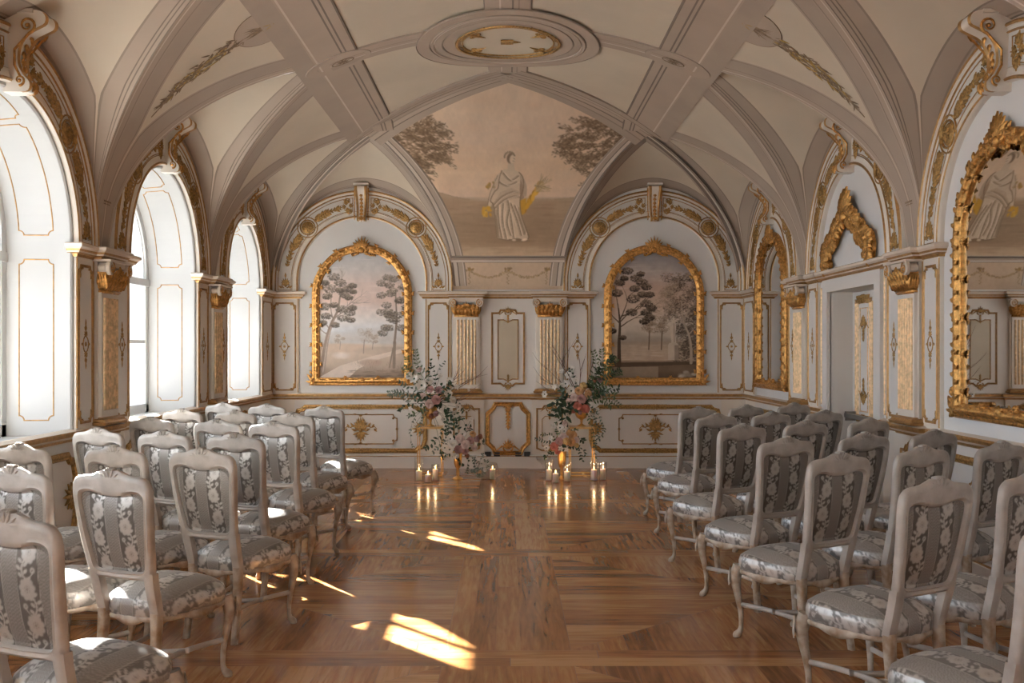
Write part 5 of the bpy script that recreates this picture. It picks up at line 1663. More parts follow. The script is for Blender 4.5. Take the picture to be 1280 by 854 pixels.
def chair_apron(parent):
    mb = MB(); na = 96; G = []
    for o, kz, base in ((.99,1,.385),(1.012,1,.382),(1.015,.4,.365),(1.0,0,.350),(.93,0,.350),(.93,1,.38)):
        row = []
        for k in range(na):
            a = 2*pi*k/na; x, y = seat_plan(a, o)
            dip = .022*max(0, cos(4*a))**1.0 - .012
            row.append((x, y, base-(dip if kz < 1 else 0)*(1 if kz == 0 else .6)))
        G.append(row)
    mb.grid(G, closed_v=True)
    o = mb.build('seat_rail', M['chairwood'], parent, smooth=True)
    return o
def front_leg(parent, s):
    """cabriole leg: knee out, ankle in, scrolled toe"""
    Z = [.405,.385,.36,.32,.27,.20,.13,.07,.04,.022,.010,.0]
    OX = [.0,.004,.012,.016,.010,-.004,-.014,-.016,-.010,.002,.012,.014]
    R = [.030,.032,.034,.030,.024,.018,.0145,.013,.0155,.020,.021,.016]
    mb = MB(); dx, dy = s*.6, .8
    bx, by = s*.222, .222
    P = catmull([(bx+dx*o, by+dy*o, z) for o, z in zip(OX, Z)], 3)
    RR = [q[0] for q in catmull([(r, 0) for r in R], 3)]
    mb.tube(P, RR, 10)
    for k in range(3):
        Fk = lambda u, v, n=0: (bx+dx*(.012+n+.03)+u*.8*s, by+dy*(.012+n+.03)-u*.6, v)
        leaf(mb, Fk, 0, .39-.01*k, -pi/2+(k-1)*.45, .085, .03, .012)
    o = mb.build('leg', M['chairwood'], parent, smooth=True)
    return o
def rear_leg(parent, s):
    mb = MB(); R = []
    for z, y, h in ((.41,-.200,.024),(.36,-.200,.024),(.30,-.204,.022),(.20,-.214,.0195),(.10,-.228,.018),(.0,-.245,.017)):
        x = s*.161+s*(.41-z)*.03
        R.append([(x-h, y-h*.7, z),(x-h*.7, y-h, z),(x+h*.7, y-h, z),(x+h, y-h*.7, z),(x+h, y+h*.7, z),(x+h*.7, y+h, z),(x-h*.7, y+h, z),(x-h, y+h*.7, z)])
    mb.grid(R, closed_v=True); b = len(mb.v)-8
    mb.f.append(tuple(b+k for k in range(8))); mb.m.append(0); mb.f.append(tuple(range(8))); mb.m.append(0)
    o = mb.build('leg', M['chairwood'], parent); smooth_by_angle(o, 50); return o
def bar(parent, P, name='stretcher'):
    mb = MB(); mb.tube(P, .0125, 8, squash=(.8,1.1)); return mb.build(name, M['chairpaint'], parent, smooth=True)
def make_chair():
    t = thing('salon_chair', 'x', 'chair')
    chair_back_frame(t); chair_upholstery(t); chair_seat(t); chair_apron(t)
    for s in (-1, 1): front_leg(t, s)
    for s in (-1, 1): rear_leg(t, s)
    for s in (-1, 1):      # side stretchers, bowed inwards
        A = (s*.218, .215, .185); B = (s*.172, -.212, .185)
        bar(t, [(A[0]+(B[0]-A[0])*q - s*.035*sin(pi*q), A[1]+(B[1]-A[1])*q, .185) for q in np.linspace(0,1,11)])
    # curved cross stretcher bowing towards the back
    bar(t, [(-.196+.392*q, .0-.10*sin(pi*q)+.02, .186) for q in np.linspace(0.05,.95,15)], 'cross_stretcher')
    def nar(o):
        for c in o.children:
            for v in c.data.vertices: v.co.x *= .94
            nar(c)
    nar(t)
    return t
TH = radians(22)
# (crest x, crest depth, turn) measured for the chair's back, converted to the seat centre
rowname = ['', 'first', 'second', 'third', 'fourth', 'fifth', 'sixth', 'seventh']
LEFTC = {'aisle': [(-1.65,3.29,7),(-1.77,4.44,6),(-1.66,5.39,5),(-1.74,6.35,4),(-1.745,7.40,3),(-1.83,8.45,2),(-1.74,9.41,1)],
         'middle': [(-2.27,4.56,6),(-2.18,5.52,5),(-2.27,6.57,4),(-2.23,7.64,3),(-2.40,8.75,2),(-2.36,9.75,1)],
         'outer': [(-2.77,5.65,5),(-2.79,6.77,4),(-2.83,7.89,3),(-2.93,8.95,2),(-2.86,10.0,1)]}
RIGHTC = {'aisle': [(1.80,3.20,7),(1.79,4.147,6),(1.72,5.16,5),(1.70,6.07,4),(1.68,7.13,3),(1.74,8.30,2),(1.77,9.25,1)],
          'middle': [(2.33,4.40,6),(2.30,5.52,5),(2.29,6.39,4),(2.24,7.48,3),(2.27,8.57,2),(2.30,9.60,1)],
          'outer': [(2.86,5.77,5),(2.83,6.61,4),(2.82,7.77,3),(2.80,8.80,2),(2.86,9.95,1)]}
proto = None
rj = random.Random(3)
for side, tab in (('window', LEFTC), ('door', RIGHTC)):
    for pos, L in tab.items():
        for (cx, cy_, row) in L:
            th = -TH if side == 'window' else radians(28)
            th += radians(rj.uniform(-1.5, 1.5))
            # crest sits .315 behind the seat centre
            x = cx - .315*sin(th); y = cy_ + .315*cos(th)
            # crest measurement is at the far back: seat centre lies forward along the facing direction
            if proto is None: proto = make_chair(); o = proto
            else: o = copy_tree(proto)
            o.location = (x, y, 0); o.rotation_euler = (0, 0, th)
            where = {'aisle': 'on the centre aisle', 'middle': 'in mid row', 'outer': 'at the wall end'}[pos]
            o['label'] = 'grey brocade chair %s, %s row from the flowers, %s side' % (where, rowname[row], side)
            o['group'] = 'brocade salon chairs on the ' + side + ' side'
# ------------------------------------------------------------------ flower materials
def petal(name, c, c2=None):
    m, N, L, B = new_mat(name)
    tc = N.new('ShaderNodeTexCoord'); nz = N.new('ShaderNodeTexNoise'); nz.inputs['Scale'].default_value = 30
    L.new(tc.outputs['Object'], nz.inputs['Vector'])
    mx = N.new('ShaderNodeMix'); mx.data_type = 'RGBA'; mx.inputs[6].default_value = c+(1,); mx.inputs[7].default_value = (c2 or tuple(x*.8 for x in c))+(1,)
    L.new(nz.outputs['Fac'], mx.inputs[0]); L.new(mx.outputs[2], B.inputs['Base Color'])
    B.inputs['Roughness'].default_value = .6; B.inputs['Subsurface Weight'].default_value = .15; B.inputs['Subsurface Radius'].default_value = (.01,.01,.01); B.inputs['Subsurface Scale'].default_value = .05
    return m
PM = {'white': petal('white_petals', (.84,.81,.76), (.76,.70,.62)), 'blush': petal('blush_petals', (.80,.62,.56)), 'pink': petal('dusty_pink_petals', (.62,.36,.34)),
      'coral': petal('coral_petals', (.66,.22,.16)), 'peach': petal('peach_petals', (.78,.46,.22)), 'yellow': petal('apricot_petals', (.74,.50,.20)),
      'mauve': petal('mauve_petals', (.45,.27,.26)), 'rust': petal('rust_petals', (.36,.15,.09))}
M['leafdark'] = paint('dark_green_leaves', (.035,.065,.03), .4, var=.4, scale=40)
M['leafgrey'] = paint('grey_green_leaves', (.12,.16,.115), .5, var=.3, scale=40)
M['leafmid'] = paint('mid_green_leaves', (.085,.13,.05), .5, var=.3, scale=40)
M['twig'] = paint('bare_twigs', (.17,.10,.075), .7, var=.2)
M['brass'] = paint('aged_brass', (.72,.43,.15), .28, metal=1, var=.15, scale=20)
M['acrylic'] = None
def glassmat(name, tint=(.99,.99,.99)):
    m, N, L, B = new_mat(name); out = N['Material Output']
    t = N.new('ShaderNodeBsdfTransparent'); t.inputs[0].default_value = tint+(1,)
    gl = N.new('ShaderNodeBsdfGlossy'); gl.inputs['Roughness'].default_value = .03
    lw = N.new('ShaderNodeLayerWeight'); lw.inputs[0].default_value = .25
    mr = N.new('ShaderNodeMapRange'); mr.inputs[3].default_value = .03; mr.inputs[4].default_value = .40
    L.new(lw.outputs['Facing'], mr.inputs[0])
    mx = N.new('ShaderNodeMixShader'); L.new(mr.outputs[0], mx.inputs[0]); L.new(t.outputs[0], mx.inputs[1]); L.new(gl.outputs[0], mx.inputs[2])
    L.new(mx.outputs[0], out.inputs[0]); return m
M['glass'] = glassmat('clear_glass')
def emit(name, c, s):
    m, N, L, B = new_mat(name); B.inputs['Emission Color'].default_value = c+(1,); B.inputs['Emission Strength'].default_value = s; B.inputs['Base Color'].default_value = c+(1,); return m
M['flame'] = emit('candle_flame', (1,.62,.25), 9)
M['candlewax'] = paint('warm_white_wax', (.86,.80,.72), .5, var=.02)
M['candlewax'].node_tree.nodes['Principled BSDF'].inputs['Subsurface Weight'].default_value = .3
M['candlewax'].node_tree.nodes['Principled BSDF'].inputs['Subsurface Scale'].default_value = .03

def aim(normal):
    return Vector(normal).normalized().to_track_quat('Z', 'Y').to_matrix()
def petal_sheet(mb, R, c, a, r, tilt, w, curl, mi=0):
    """one cupped petal leaving the axis at angle a"""
    G = []
    for i in range(5):
        t = i/4; rr = r*t; hh = r*(tilt*t - curl*t*t*t)
        ww = w*sin(pi*min(.93, t*.72+.16))
        row = []
        for j in range(5):
            q = -1+j/2
            x = rr; y = ww*q; z = hh + .18*r*q*q*t
            p = Vector((x*cos(a)-y*sin(a), x*sin(a)+y*cos(a), z)); row.append(tuple(c + R @ p))
        G.append(row)
    mb.grid(G, mi)
def bloom(kind, r, seed=0):
    """flower head mesh at the origin, opening towards +z"""
    rr = random.Random(seed); mb = MB(); R = Matrix.Identity(3); c = Vector((0,0,0))
    if kind == 'rose':
        for ring_, (n, k, tilt, curl) in enumerate(((6,1.0,.35,.35),(6,.82,.75,.45),(5,.62,1.3,.6),(4,.42,2.2,.9),(3,.25,3.8,1.2))):
            for j in range(n): petal_sheet(mb, R, c, 2*pi*j/n+ring_*.5+rr.uniform(-.15,.15), r*k, tilt, r*k*.62, curl)
        mb.ball((0,0,-r*.02), r*.30, 8, 5)
    elif kind == 'anemone':
        for ring_, (n, k, tilt) in enumerate(((6,1.0,.25),(5,.8,.5))):
            for j in range(n): petal_sheet(mb, R, c, 2*pi*j/n+ring_*.6, r*k, tilt, r*.42, .2)
        mb.ball((0,0,r*.12), r*.20, 8, 5, 1)
    elif kind == 'star':
        for j in range(5): petal_sheet(mb, R, c, 2*pi*j/5, r, .3, r*.36, .35)
        mb.ball((0,0,r*.08), r*.12, 6, 4, 1)
    else:   # pompon
        for k in range(34):
            z = 1-1.5*k/33; a = k*2.4; s_ = sqrt(max(0,1-z*z))
            v = Vector((s_*cos(a), s_*sin(a), z)); Rk = aim(v)
            for j in range(1): petal_sheet(mb, Rk, v*r*.55, rr.uniform(0,6), r*.5, .4, r*.28, .3)
        mb.ball((0,0,0), r*.62, 10, 6)
    return mb
_bl = {}
def bloom_mesh(kind, col, r):
    key = (kind, col)
    if key not in _bl:
        o = bloom(kind, 1.0, hash(kind) % 7 if False else len(_bl)).build({'rose':'rose','anemone':'anemone','star':'small_blossom','pom':'carnation'}[kind], [PM[col], M['leafdark']], None, smooth=True)
        _bl[key] = o.data; bpy.data.objects.remove(o)
    return _bl[key]
NAMES = {'rose':'rose','anemone':'anemone','star':'small_blossom','pom':'carnation'}
def put_bloom(parent, kind, col, p, d, r):
    o = bpy.data.objects.new(NAMES[kind], bloom_mesh(kind, col, r)); COL.objects.link(o); o.parent = parent
    q = Vector(d).normalized().to_track_quat('Z', 'Y')
    o.matrix_local = Matrix.LocRotScale(Vector(p), q, Vector((r,r,r))); return o
def leaf3(mb, p, d, up, L, W, fold=.25, mi=0):
    d = Vector(d).normalized(); s = d.cross(Vector(up)); 
    if s.length < 1e-3: s = d.cross(Vector((1,0,0)))
    s.normalize(); u = s.cross(d); p = Vector(p); G = []
    for i in range(5):
        t = i/4; w = W/2*sin(pi*min(.97, t*.9+.06)); c = p+d*L*t - u*(.25*L*t*t)
        G.append([tuple(c-s*w+u*w*fold), tuple(c), tuple(c+s*w+u*w*fold)])
    mb.grid(G, mi)
def sprig(parent, pts, mat, L=.05, W=.022, n=10, seed=0, name='foliage_sprig', pairs=True, stem=.0022, wood=None):
    rr = random.Random(seed); mb = MB(); P = catmull([tuple(p) for p in pts], 6)
    mb.tube(P, [stem*(1-.6*i/(len(P)-1)) for i in range(len(P))], 5, mi=1)
    for k in range(n):
        t = (k+.8)/n*(len(P)-1.01); i = int(t); a = Vector(P[i]); b = Vector(P[min(i+1, len(P)-1)]); d = (b-a).normalized()
        for s in ((-1, 1) if pairs else (1,)):
            v = Vector((rr.uniform(-1,1), rr.uniform(-1,1), rr.uniform(-.6,1))); side = d.cross(v).normalized()*s
            leaf3(mb, a, d*.55+side, Vector((rr.uniform(-.5,.5), -1, rr.uniform(.2,1))), L*rr.uniform(.8,1.3), W*rr.uniform(.95,1.45))
    return mb.build(name, [mat, wood or mat], parent, smooth=False)
def twig(parent, p, d, L, seed, name='bare_branch', w=.0062):
    rr = random.Random(seed); mb = MB()
    def grow(p, d, L, w, lvl):
        P = [Vector(p)]; d = Vector(d).normalized()
        for k in range(6):
            d = (d+Vector((rr.uniform(-.16,.16), rr.uniform(-.12,.12), rr.uniform(-.12,.16)))).normalized(); P.append(P[-1]+d*L/6)
            if lvl and k in (2,3,4): grow(P[-1], d+Vector((rr.uniform(-.8,.8), rr.uniform(-.4,.4), rr.uniform(-.2,.8))), L*.45, w*.55, lvl-1)
        mb.tube(P, [w*(1-.7*k/6) for k in range(7)], 5)
    grow(p, d, L, w, 1)
    return mb.build(name, M['twig'], parent)
def fern(parent, pts, mat, seed, L=.07, n=16):
    """feathery frond with fine leaflets"""
    rr = random.Random(seed); mb = MB(); P = catmull([tuple(p) for p in pts], 5)
    mb.tube(P, .0018, 4)
    m = len(P)
    for k in range(n*2):
        t = k/(n*2); i = min(m-2, int(t*(m-1))); a = Vector(P[i]); d = (Vector(P[i+1])-a).normalized()
        side = d.cross(Vector((0,-1,.1))).normalized()*(1 if k % 2 else -1)
        l = L*(1-.6*t)*rr.uniform(.8,1.1); dd = (d*.6+side+Vector((0,rr.uniform(-.4,.2),0))).normalized()
        mb.tube([a, a+dd*l], .0011, 3, caps=False)
        for q in range(5):
            b = a+dd*l*(.25+.17*q)
            for s in (-1, 1): leaf3(mb, b, dd+side.cross(dd)*s*.2+d*s*.8, (0,-1,0), .017, .0045)
    return mb.build('feathery_frond', mat, parent)

# ------------------------------------------------------------------ vessels and stands
def lathe_obj(name, prof, mat, loc, parent=None, seg=32):
    mb = MB(); mb.lathe(prof, seg=seg); o = mb.build(name, mat, parent, smooth=True)
    o.location = loc; return o
def stand(loc, w, h, label):
    t = thing('display_stand', label, 'stand', loc)
    b = .006
    for sx in (-1, 1):
        for sy in (-1, 1):
            m = MB(); m.box(sx*(w/2)-b, sy*(w/2)-b, 0, sx*(w/2)+b, sy*(w/2)+b, h, 0); m.build('leg', M['brass'], t)
    for z in (.008, h-.008):
        m = MB()
        for s in (-1, 1):
            m.box(-w/2, s*w/2-b, z-b, w/2, s*w/2+b, z+b); m.box(s*w/2-b, -w/2, z-b, s*w/2+b, w/2, z+b)
        m.build('frame_rail', M['brass'], t)
    m = MB(); m.box(-w/2-.004, -w/2-.004, h, w/2+.004, w/2+.004, h+.008); m.build('top_plate', M['brass'], t)
    return t
URN = [(0,.0),(.055,.0),(.058,.008),(.040,.016),(.016,.03),(.012,.055),(.020,.065),(.014,.075),(.024,.088),(.062,.11),(.083,.15),(.088,.20),(.082,.235),(.094,.252),(.090,.256),(.078,.238),(.08,.2),(.06,.13),(0,.11)]
TRUMPET = [(0,.0),(.062,.0),(.066,.01),(.05,.02),(.020,.035),(.016,.05),(.026,.062),(.016,.075),(.024,.09),(.016,.105),(.024,.118),(.018,.13),(.032,.145),(.046,.19),(.052,.26),(.058,.33),(.066,.345),(.062,.347),(.052,.335),(.045,.25),(0,.16)]
def wpos(px, py, D): return Vector(((px-635)*D/1244, D, 1.6-(py-437)*D/1244))

st1 = stand((-.99, 12.72, 0), .30, .61, 'slim brass wire stand left of centre carrying an urn of white and blush flowers')
st2 = stand((.94, 12.72, 0), .30, .61, 'slim brass wire stand right of centre carrying an urn of peach and coral flowers')
for x, z, lab in ((-.99,.6185,'brass footed urn on the left stand, under white and blush blooms'), (.94,.6185,'brass footed urn on the right stand, under peach and coral blooms')):
    t = thing('footed_urn', lab, 'vase', (x, 12.72, z)); lathe_obj('bowl', URN[8:], M['brass'], (0,0,0), t); lathe_obj('foot', URN[:9], M['brass'], (0,0,0), t)
for x, y, lab in ((-.62,12.30,'tall brass trumpet vase on the floor below the white arrangement'), (.665,12.30,'tall brass trumpet vase on the floor below the peach arrangement')):
    t = thing('trumpet_vase', lab, 'vase', (x, y, 0)); lathe_obj('bowl', TRUMPET[12:], M['brass'], (0,0,0), t); lathe_obj('foot', TRUMPET[:13], M['brass'], (0,0,0), t)

def arrangement(name, label, loc, blooms, seed):
    t = thing(name, label, 'flowers', loc); t_loc = Vector(loc); rr = random.Random(seed)
    core = MB(); core.ball((0,0,.02), .07, 10, 6, sc=(1,.8,.6)); core.build('moss_base', M['leafdark'], t)
    for kind, col, px, py, r, dd in blooms:
        D = loc[1]+dd; p = wpos(px, py, D)-t_loc
        d = Vector((p.x*1.2+rr.uniform(-.25,.25), -1.0, p.z*.9+rr.uniform(.0,.5)-.1))
        put_bloom(t, kind, col, p, d, r*1.22)
        q = MB(); q.tube([Vector((0,0,0)), p*.5+Vector((0,.03,.02)), p-d.normalized()*r*.1], .0022, 4); q.build('stem', M['leafmid'], t)
    return t, t_loc
R_ = random.Random(77)
# --- upper left: white and blush with cascading greenery and bare branches to the right
base1 = (-.99, 12.72, .87)
bl = [('anemone','white',518,474,.055,-.08),('anemone','white',527,482,.062,-.12),('rose','white',512,470,.045,-.05),('rose','blush',528,497,.050,-.15),('rose','white',537,476,.045,-.05),
      ('rose','pink',545,500,.052,-.16),('rose','blush',537,505,.05,-.17),('rose','mauve',549,488,.045,-.10),('rose','pink',538,487,.04,-.12),('anemone','white',560,492,.05,-.06),('anemone','white',556,512,.05,-.13),
      ('rose','white',566,500,.04,-.06),('star','white',513,511,.028,-.1),('star','white',520,505,.028,-.12),('star','white',517,518,.025,-.08),('anemone','white',562,476,.04,-.02),('star','white',571,484,.03,-.02),
      ('pom','mauve',545,517,.038,-.14),('pom','rust',539,520,.035,-.10),('anemone','white',568,518,.042,-.1),('star','white',564,530,.03,-.1),('rose','blush',524,462,.035,-.02),('star','white',550,470,.03,0),('star','white',508,497,.025,-.05),
      ('anemone','white',555,524,.036,-.12),('anemone','white',573,509,.035,-.05),('star','white',586,488,.02,0),('star','white',562,571,.028,-.12),('anemone','white',554,574,.035,-.12),('star','white',519,530,.024,-.1),('star','blush',528,536,.024,-.1)]
a1, l1 = arrangement('flower_arrangement', 'large arrangement of white and blush blooms with bare twigs, high on the left stand', base1, bl, 1)
def sp(t, tl, pts, mat, **k):
    return sprig(t, [wpos(x, y, D)-tl for x, y, D in pts], mat, **k)
c = (542, 505, 12.70)
for k, (pts, mt, L, W, n) in enumerate([
    ([c,(535,480,12.65),(540,455,12.6)],'leafdark',.045,.02,14),([c,(545,475,12.7),(537,448,12.7)],'leafdark',.04,.018,12),
    ([c,(515,497,12.6),(492,490,12.55)],'leafgrey',.05,.02,14),([c,(520,488,12.6),(498,478,12.6)],'leafgrey',.045,.018,12),([c,(512,505,12.55),(500,515,12.5)],'leafdark',.05,.024,10),
    ([c,(525,515,12.5),(508,520,12.5)],'leafmid',.045,.02,10),([c,(560,515,12.55),(562,545,12.5),(550,572,12.5)],'leafdark',.055,.03,20),([c,(565,520,12.5),(572,545,12.45),(560,560,12.45)],'leafdark',.05,.028,16),
    ([(560,520,12.5),(550,545,12.45),(530,562,12.45)],'leafdark',.045,.022,14),([(558,525,12.5),(556,550,12.4),(540,566,12.4)],'leafgrey',.04,.018,14),([c,(570,500,12.7),(580,515,12.7)],'leafdark',.045,.02,10),
    ([c,(530,500,12.5),(520,495,12.45)],'leafdark',.055,.03,10),([c,(550,490,12.6),(565,480,12.6)],'leafdark',.05,.024,10),([c,(535,470,12.7),(520,455,12.7)],'leafgrey',.04,.016,12),
    ([c,(520,520,12.5),(513,540,12.5),(516,560,12.5)],'leafgrey',.035,.014,14),([c,(527,525,12.5),(526,545,12.5)],'leafgrey',.035,.014,12),([c,(545,470,12.6),(556,450,12.6)],'leafgrey',.035,.014,10),([c,(560,500,12.5),(550,480,12.45)],'leafdark',.05,.026,9),
    ([c,(505,490,12.6),(486,497,12.6)],'leafgrey',.045,.016,14),([c,(575,520,12.5),(583,540,12.5)],'leafdark',.04,.02,9)]):
    sp(a1, l1, pts, M[mt], L=L, W=W, n=n, seed=k)
for k, pts in enumerate([[(530,490,12.7),(512,462,12.7),(508,445,12.7)],[(530,490,12.7),(515,470,12.65),(503,458,12.6)],[(535,485,12.7),(522,455,12.7),(519,436,12.7)],[(515,500,12.6),(498,492,12.6),(484,492,12.6)]]):
    fern(a1, [wpos(*p)-l1 for p in pts], M['leafmid' if k < 3 else 'leafgrey'], k)
for k, (d, L) in enumerate([((1,.1,.55),.62),((1,0,.35),.66),((1,.15,.8),.55),((1,-.1,.2),.55),((.8,.1,1.0),.5),((1,.05,.05),.42)]):
    twig(a1, (.04,0,.04), d, L, 10+k)
# --- upper right: coral, peach and white with dark foliage, tall twigs
base2 = (.94, 12.72, .87)
bl = [('rose','coral',722,508,.05,-.15),('rose','coral',732,511,.048,-.14),('rose','pink',727,499,.052,-.17),('pom','peach',735,492,.05,-.14),('rose','peach',724,489,.048,-.13),('pom','yellow',729,483,.052,-.10),('rose','blush',718,497,.045,-.14),
      ('rose','blush',710,503,.045,-.14),('anemone','white',714,489,.05,-.1),('anemone','white',707,480,.045,-.05),('anemone','white',711,469,.045,-.02),('star','white',702,464,.035,0),('anemone','white',715,462,.04,0),('star','white',693,484,.035,0),('anemone','white',681,493,.038,-.05),
      ('star','white',705,500,.03,-.1),('rose','blush',739,499,.04,-.13),('rose','pink',746,489,.035,-.08),('rose','mauve',750,475,.035,-.03),('pom','rust',743,476,.035,-.02),('rose','blush',750,497,.032,-.08),('star','white',741,507,.03,-.14),('anemone','white',739,520,.035,-.12),('anemone','white',735,524,.03,-.12),
      ('star','white',746,522,.03,-.1),('anemone','white',703,530,.03,-.1),('star','white',747,512,.025,-.1),('pom','mauve',725,516,.03,-.15),('rose','coral',716,513,.035,-.13),('star','white',720,475,.03,-.05)]
a2, l2 = arrangement('flower_arrangement', 'large arrangement of coral and peach blooms with dark foliage, high on the right stand', base2, bl, 2)
c = (728, 505, 12.70)
rs = random.Random(5)
for k, (pts, mt, L, W, n) in enumerate([
    ([c,(710,500,12.6),(700,515,12.55)],'leafdark',.085,.036,12),([c,(708,505,12.55),(692,522,12.5)],'leafdark',.085,.036,12),([c,(712,515,12.5),(704,530,12.5)],'leafdark',.08,.035,10),([c,(705,495,12.6),(700,485,12.6)],'leafdark',.07,.03,10),([c,(700,500,12.6),(690,508,12.55)],'leafdark',.08,.034,9),
    ([c,(745,485,12.6),(765,480,12.55)],'leafmid',.06,.020,16),([c,(750,490,12.6),(770,495,12.5)],'leafmid',.06,.02,16),([c,(745,470,12.65),(765,462,12.6)],'leafmid',.06,.02,16),([c,(750,500,12.5),(765,508,12.45)],'leafmid',.055,.018,14),([(735,485,12.7),(748,460,12.65),(768,450,12.6)],'leafdark',.055,.02,18),
    ([(740,480,12.7),(758,455,12.65),(765,445,12.6)],'leafdark',.055,.02,18),([(740,480,12.7),(760,470,12.65),(776,462,12.6)],'leafdark',.055,.02,16),([c,(745,475,12.7),(752,460,12.7)],'leafdark',.05,.02,12),([c,(742,520,12.5),(748,540,12.45),(742,565,12.4)],'leafgrey',.035,.016,20),([c,(745,515,12.5),(755,535,12.4),(748,550,12.4)],'leafgrey',.035,.016,18),
    ([c,(735,520,12.5),(742,545,12.4),(744,575,12.4)],'leafmid',.03,.014,20),([c,(755,490,12.6),(775,485,12.5)],'leafdark',.05,.02,12),([c,(720,480,12.7),(712,460,12.7)],'leafdark',.05,.022,10),([c,(742,495,12.45),(756,490,12.4)],'leafdark',.055,.02,14)]):
    sp(a2, l2, pts, M[mt], L=L, W=W, n=n, seed=40+k)
for k, pts in enumerate([[(738,485,12.7),(745,455,12.7),(741,438,12.7)],[(738,485,12.7),(752,452,12.7),(752,436,12.7)],[(742,485,12.7),(765,468,12.7),(778,466,12.7)],[(742,490,12.6),(762,498,12.6),(775,508,12.6)],[(738,485,12.7),(760,458,12.7),(772,448,12.7)]]):
    fern(a2, [wpos(*p)-l2 for p in pts], M['leafmid'], 10+k)
for k, (d, L) in enumerate([((-.45,.1,1),.75),((-.25,.0,1),.85),((-.75,.1,.8),.7),((.0,.1,1),.6),((-1,.05,.4),.6),((.35,.1,.9),.55),((-1,0,.15),.5)]):
    twig(a2, (-.02,0,.06), d, L, 30+k, w=.0068)
# --- lower left
bl = [('rose','blush',575,549,.05,-.06),('rose','white',567,556,.05,-.10),('anemone','white',562,562,.045,-.1),('rose','blush',582,556,.05,-.12),('rose','pink',588,551,.04,-.06),('pom','mauve',596,549,.04,-.03),('pom','rust',600,546,.035,0),('rose','mauve',573,562,.045,-.13),('rose','pink',581,564,.04,-.12),
      ('anemone','white',578,543,.045,-.03),('star','white',589,524,.03,.0),('star','blush',586,536,.03,0),('rose','blush',593,560,.035,-.08),('anemone','white',556,560,.04,-.06),('rose','peach',591,543,.035,-.03),('pom','rust',584,570,.03,-.1),('anemone','white',563,549,.04,-.04),('rose','white',570,570,.035,-.1)]
a3, l3 = arrangement('flower_arrangement', 'low arrangement of blush and mauve blooms in the trumpet vase, left of centre', (-.62, 12.30, .36), bl, 3)
for k, (pts, mt, L, W, n) in enumerate([([(575,560,12.3),(568,545,12.3),(556,540,12.3)],'leafdark',.045,.02,10),([(575,560,12.3),(580,545,12.3),(590,533,12.3)],'leafdark',.04,.018,10),([(575,560,12.3),(572,575,12.2),(580,580,12.2)],'leafdark',.045,.022,8),([(575,562,12.3),(590,572,12.2),(596,590,12.2)],'leafgrey',.035,.015,14),([(575,560,12.3),(597,558,12.25),(606,552,12.25)],'leafdark',.04,.018,9),([(575,560,12.3),(560,568,12.25),(550,566,12.25)],'leafdark',.04,.018,9),([(575,558,12.3),(573,540,12.3),(571,522,12.3)],'leafdark',.05,.024,8),([(580,562,12.2),(585,575,12.2),(583,592,12.2)],'leafdark',.03,.014,10)]):
    sp(a3, l3, pts, M[mt], L=L, W=W, n=n, seed=70+k)
# --- lower right
bl = [('rose','coral',693,558,.045,-.1),('rose','pink',699,552,.045,-.1),('rose','blush',704,547,.045,-.08),('pom','yellow',708,552,.048,-.12),('rose','peach',716,544,.045,-.05),('rose','peach',714,553,.045,-.1),('pom','peach',711,541,.04,-.02),('anemone','white',700,535,.04,0),('star','white',692,533,.035,0),('anemone','white',705,539,.035,-.02),
      ('star','white',688,548,.03,-.04),('star','white',701,561,.03,-.13),('anemone','white',683,560,.032,-.08),('rose','coral',697,565,.03,-.1),('star','white',708,562,.028,-.13),('rose','blush',720,550,.035,-.06),('star','white',696,525,.028,.02),('rose','blush',706,530,.03,.0),('pom','yellow',721,557,.03,-.07)]
a4, l4 = arrangement('flower_arrangement', 'low arrangement of coral, peach and apricot blooms in the trumpet vase, right of centre', (.665, 12.30, .36), bl, 4)
for k, (pts, mt, L, W, n) in enumerate([([(703,560,12.3),(685,552,12.3),(668,548,12.3)],'leafgrey',.035,.016,14),([(703,560,12.3),(690,545,12.3),(676,543,12.3)],'leafmid',.035,.014,14),([(703,560,12.3),(722,548,12.3),(730,552,12.25)],'leafdark',.045,.02,10),([(703,560,12.3),(722,560,12.25),(728,578,12.2)],'leafdark',.035,.018,14),([(705,560,12.3),(726,560,12.25),(732,570,12.2)],'leafdark',.035,.016,10),([(703,560,12.3),(690,566,12.25),(680,572,12.25)],'leafdark',.04,.018,9),([(703,558,12.3),(712,540,12.3),(722,538,12.3)],'leafmid',.04,.016,9),([(703,558,12.3),(697,540,12.3),(694,528,12.3)],'leafmid',.035,.014,9)]):
    sp(a4, l4, pts, M[mt], L=L, W=W, n=n, seed=90+k)

# ------------------------------------------------------------------ candles in glass
def candle(loc, h, r, label):
    t = thing('pillar_candle', label, 'candle', loc, 0, None)
    mb = MB(); mb.lathe([(0,.0),(r,.0),(r,h-.004),(r-.004,h),(r*.75,h-.002),(r*.4,h-.008),(0,h-.008)], seg=24); mb.build('wax_body', M['candlewax'], t, smooth=True)
    w = MB(); w.tube([(0,0,h-.01),(.001,0,h+.008)], .0012, 5); w.build('wick', M['dark'], t)
    f = MB(); f.lathe([(0,0),(.005,.006),(.0068,.013),(.0045,.026),(.002,.036),(0,.042)], cz=h+.004, seg=12); f.build('flame', M['flame'], t, smooth=True)
    l = bpy.data.lights.new('candle_glow', 'POINT'); l.energy = .35; l.color = (1,.62,.30); l.shadow_soft_size = .008
    lo = bpy.data.objects.new('candle_glow', l); COL.objects.link(lo); lo.location = (0, 0, h+.06); lo.parent = t
    return t
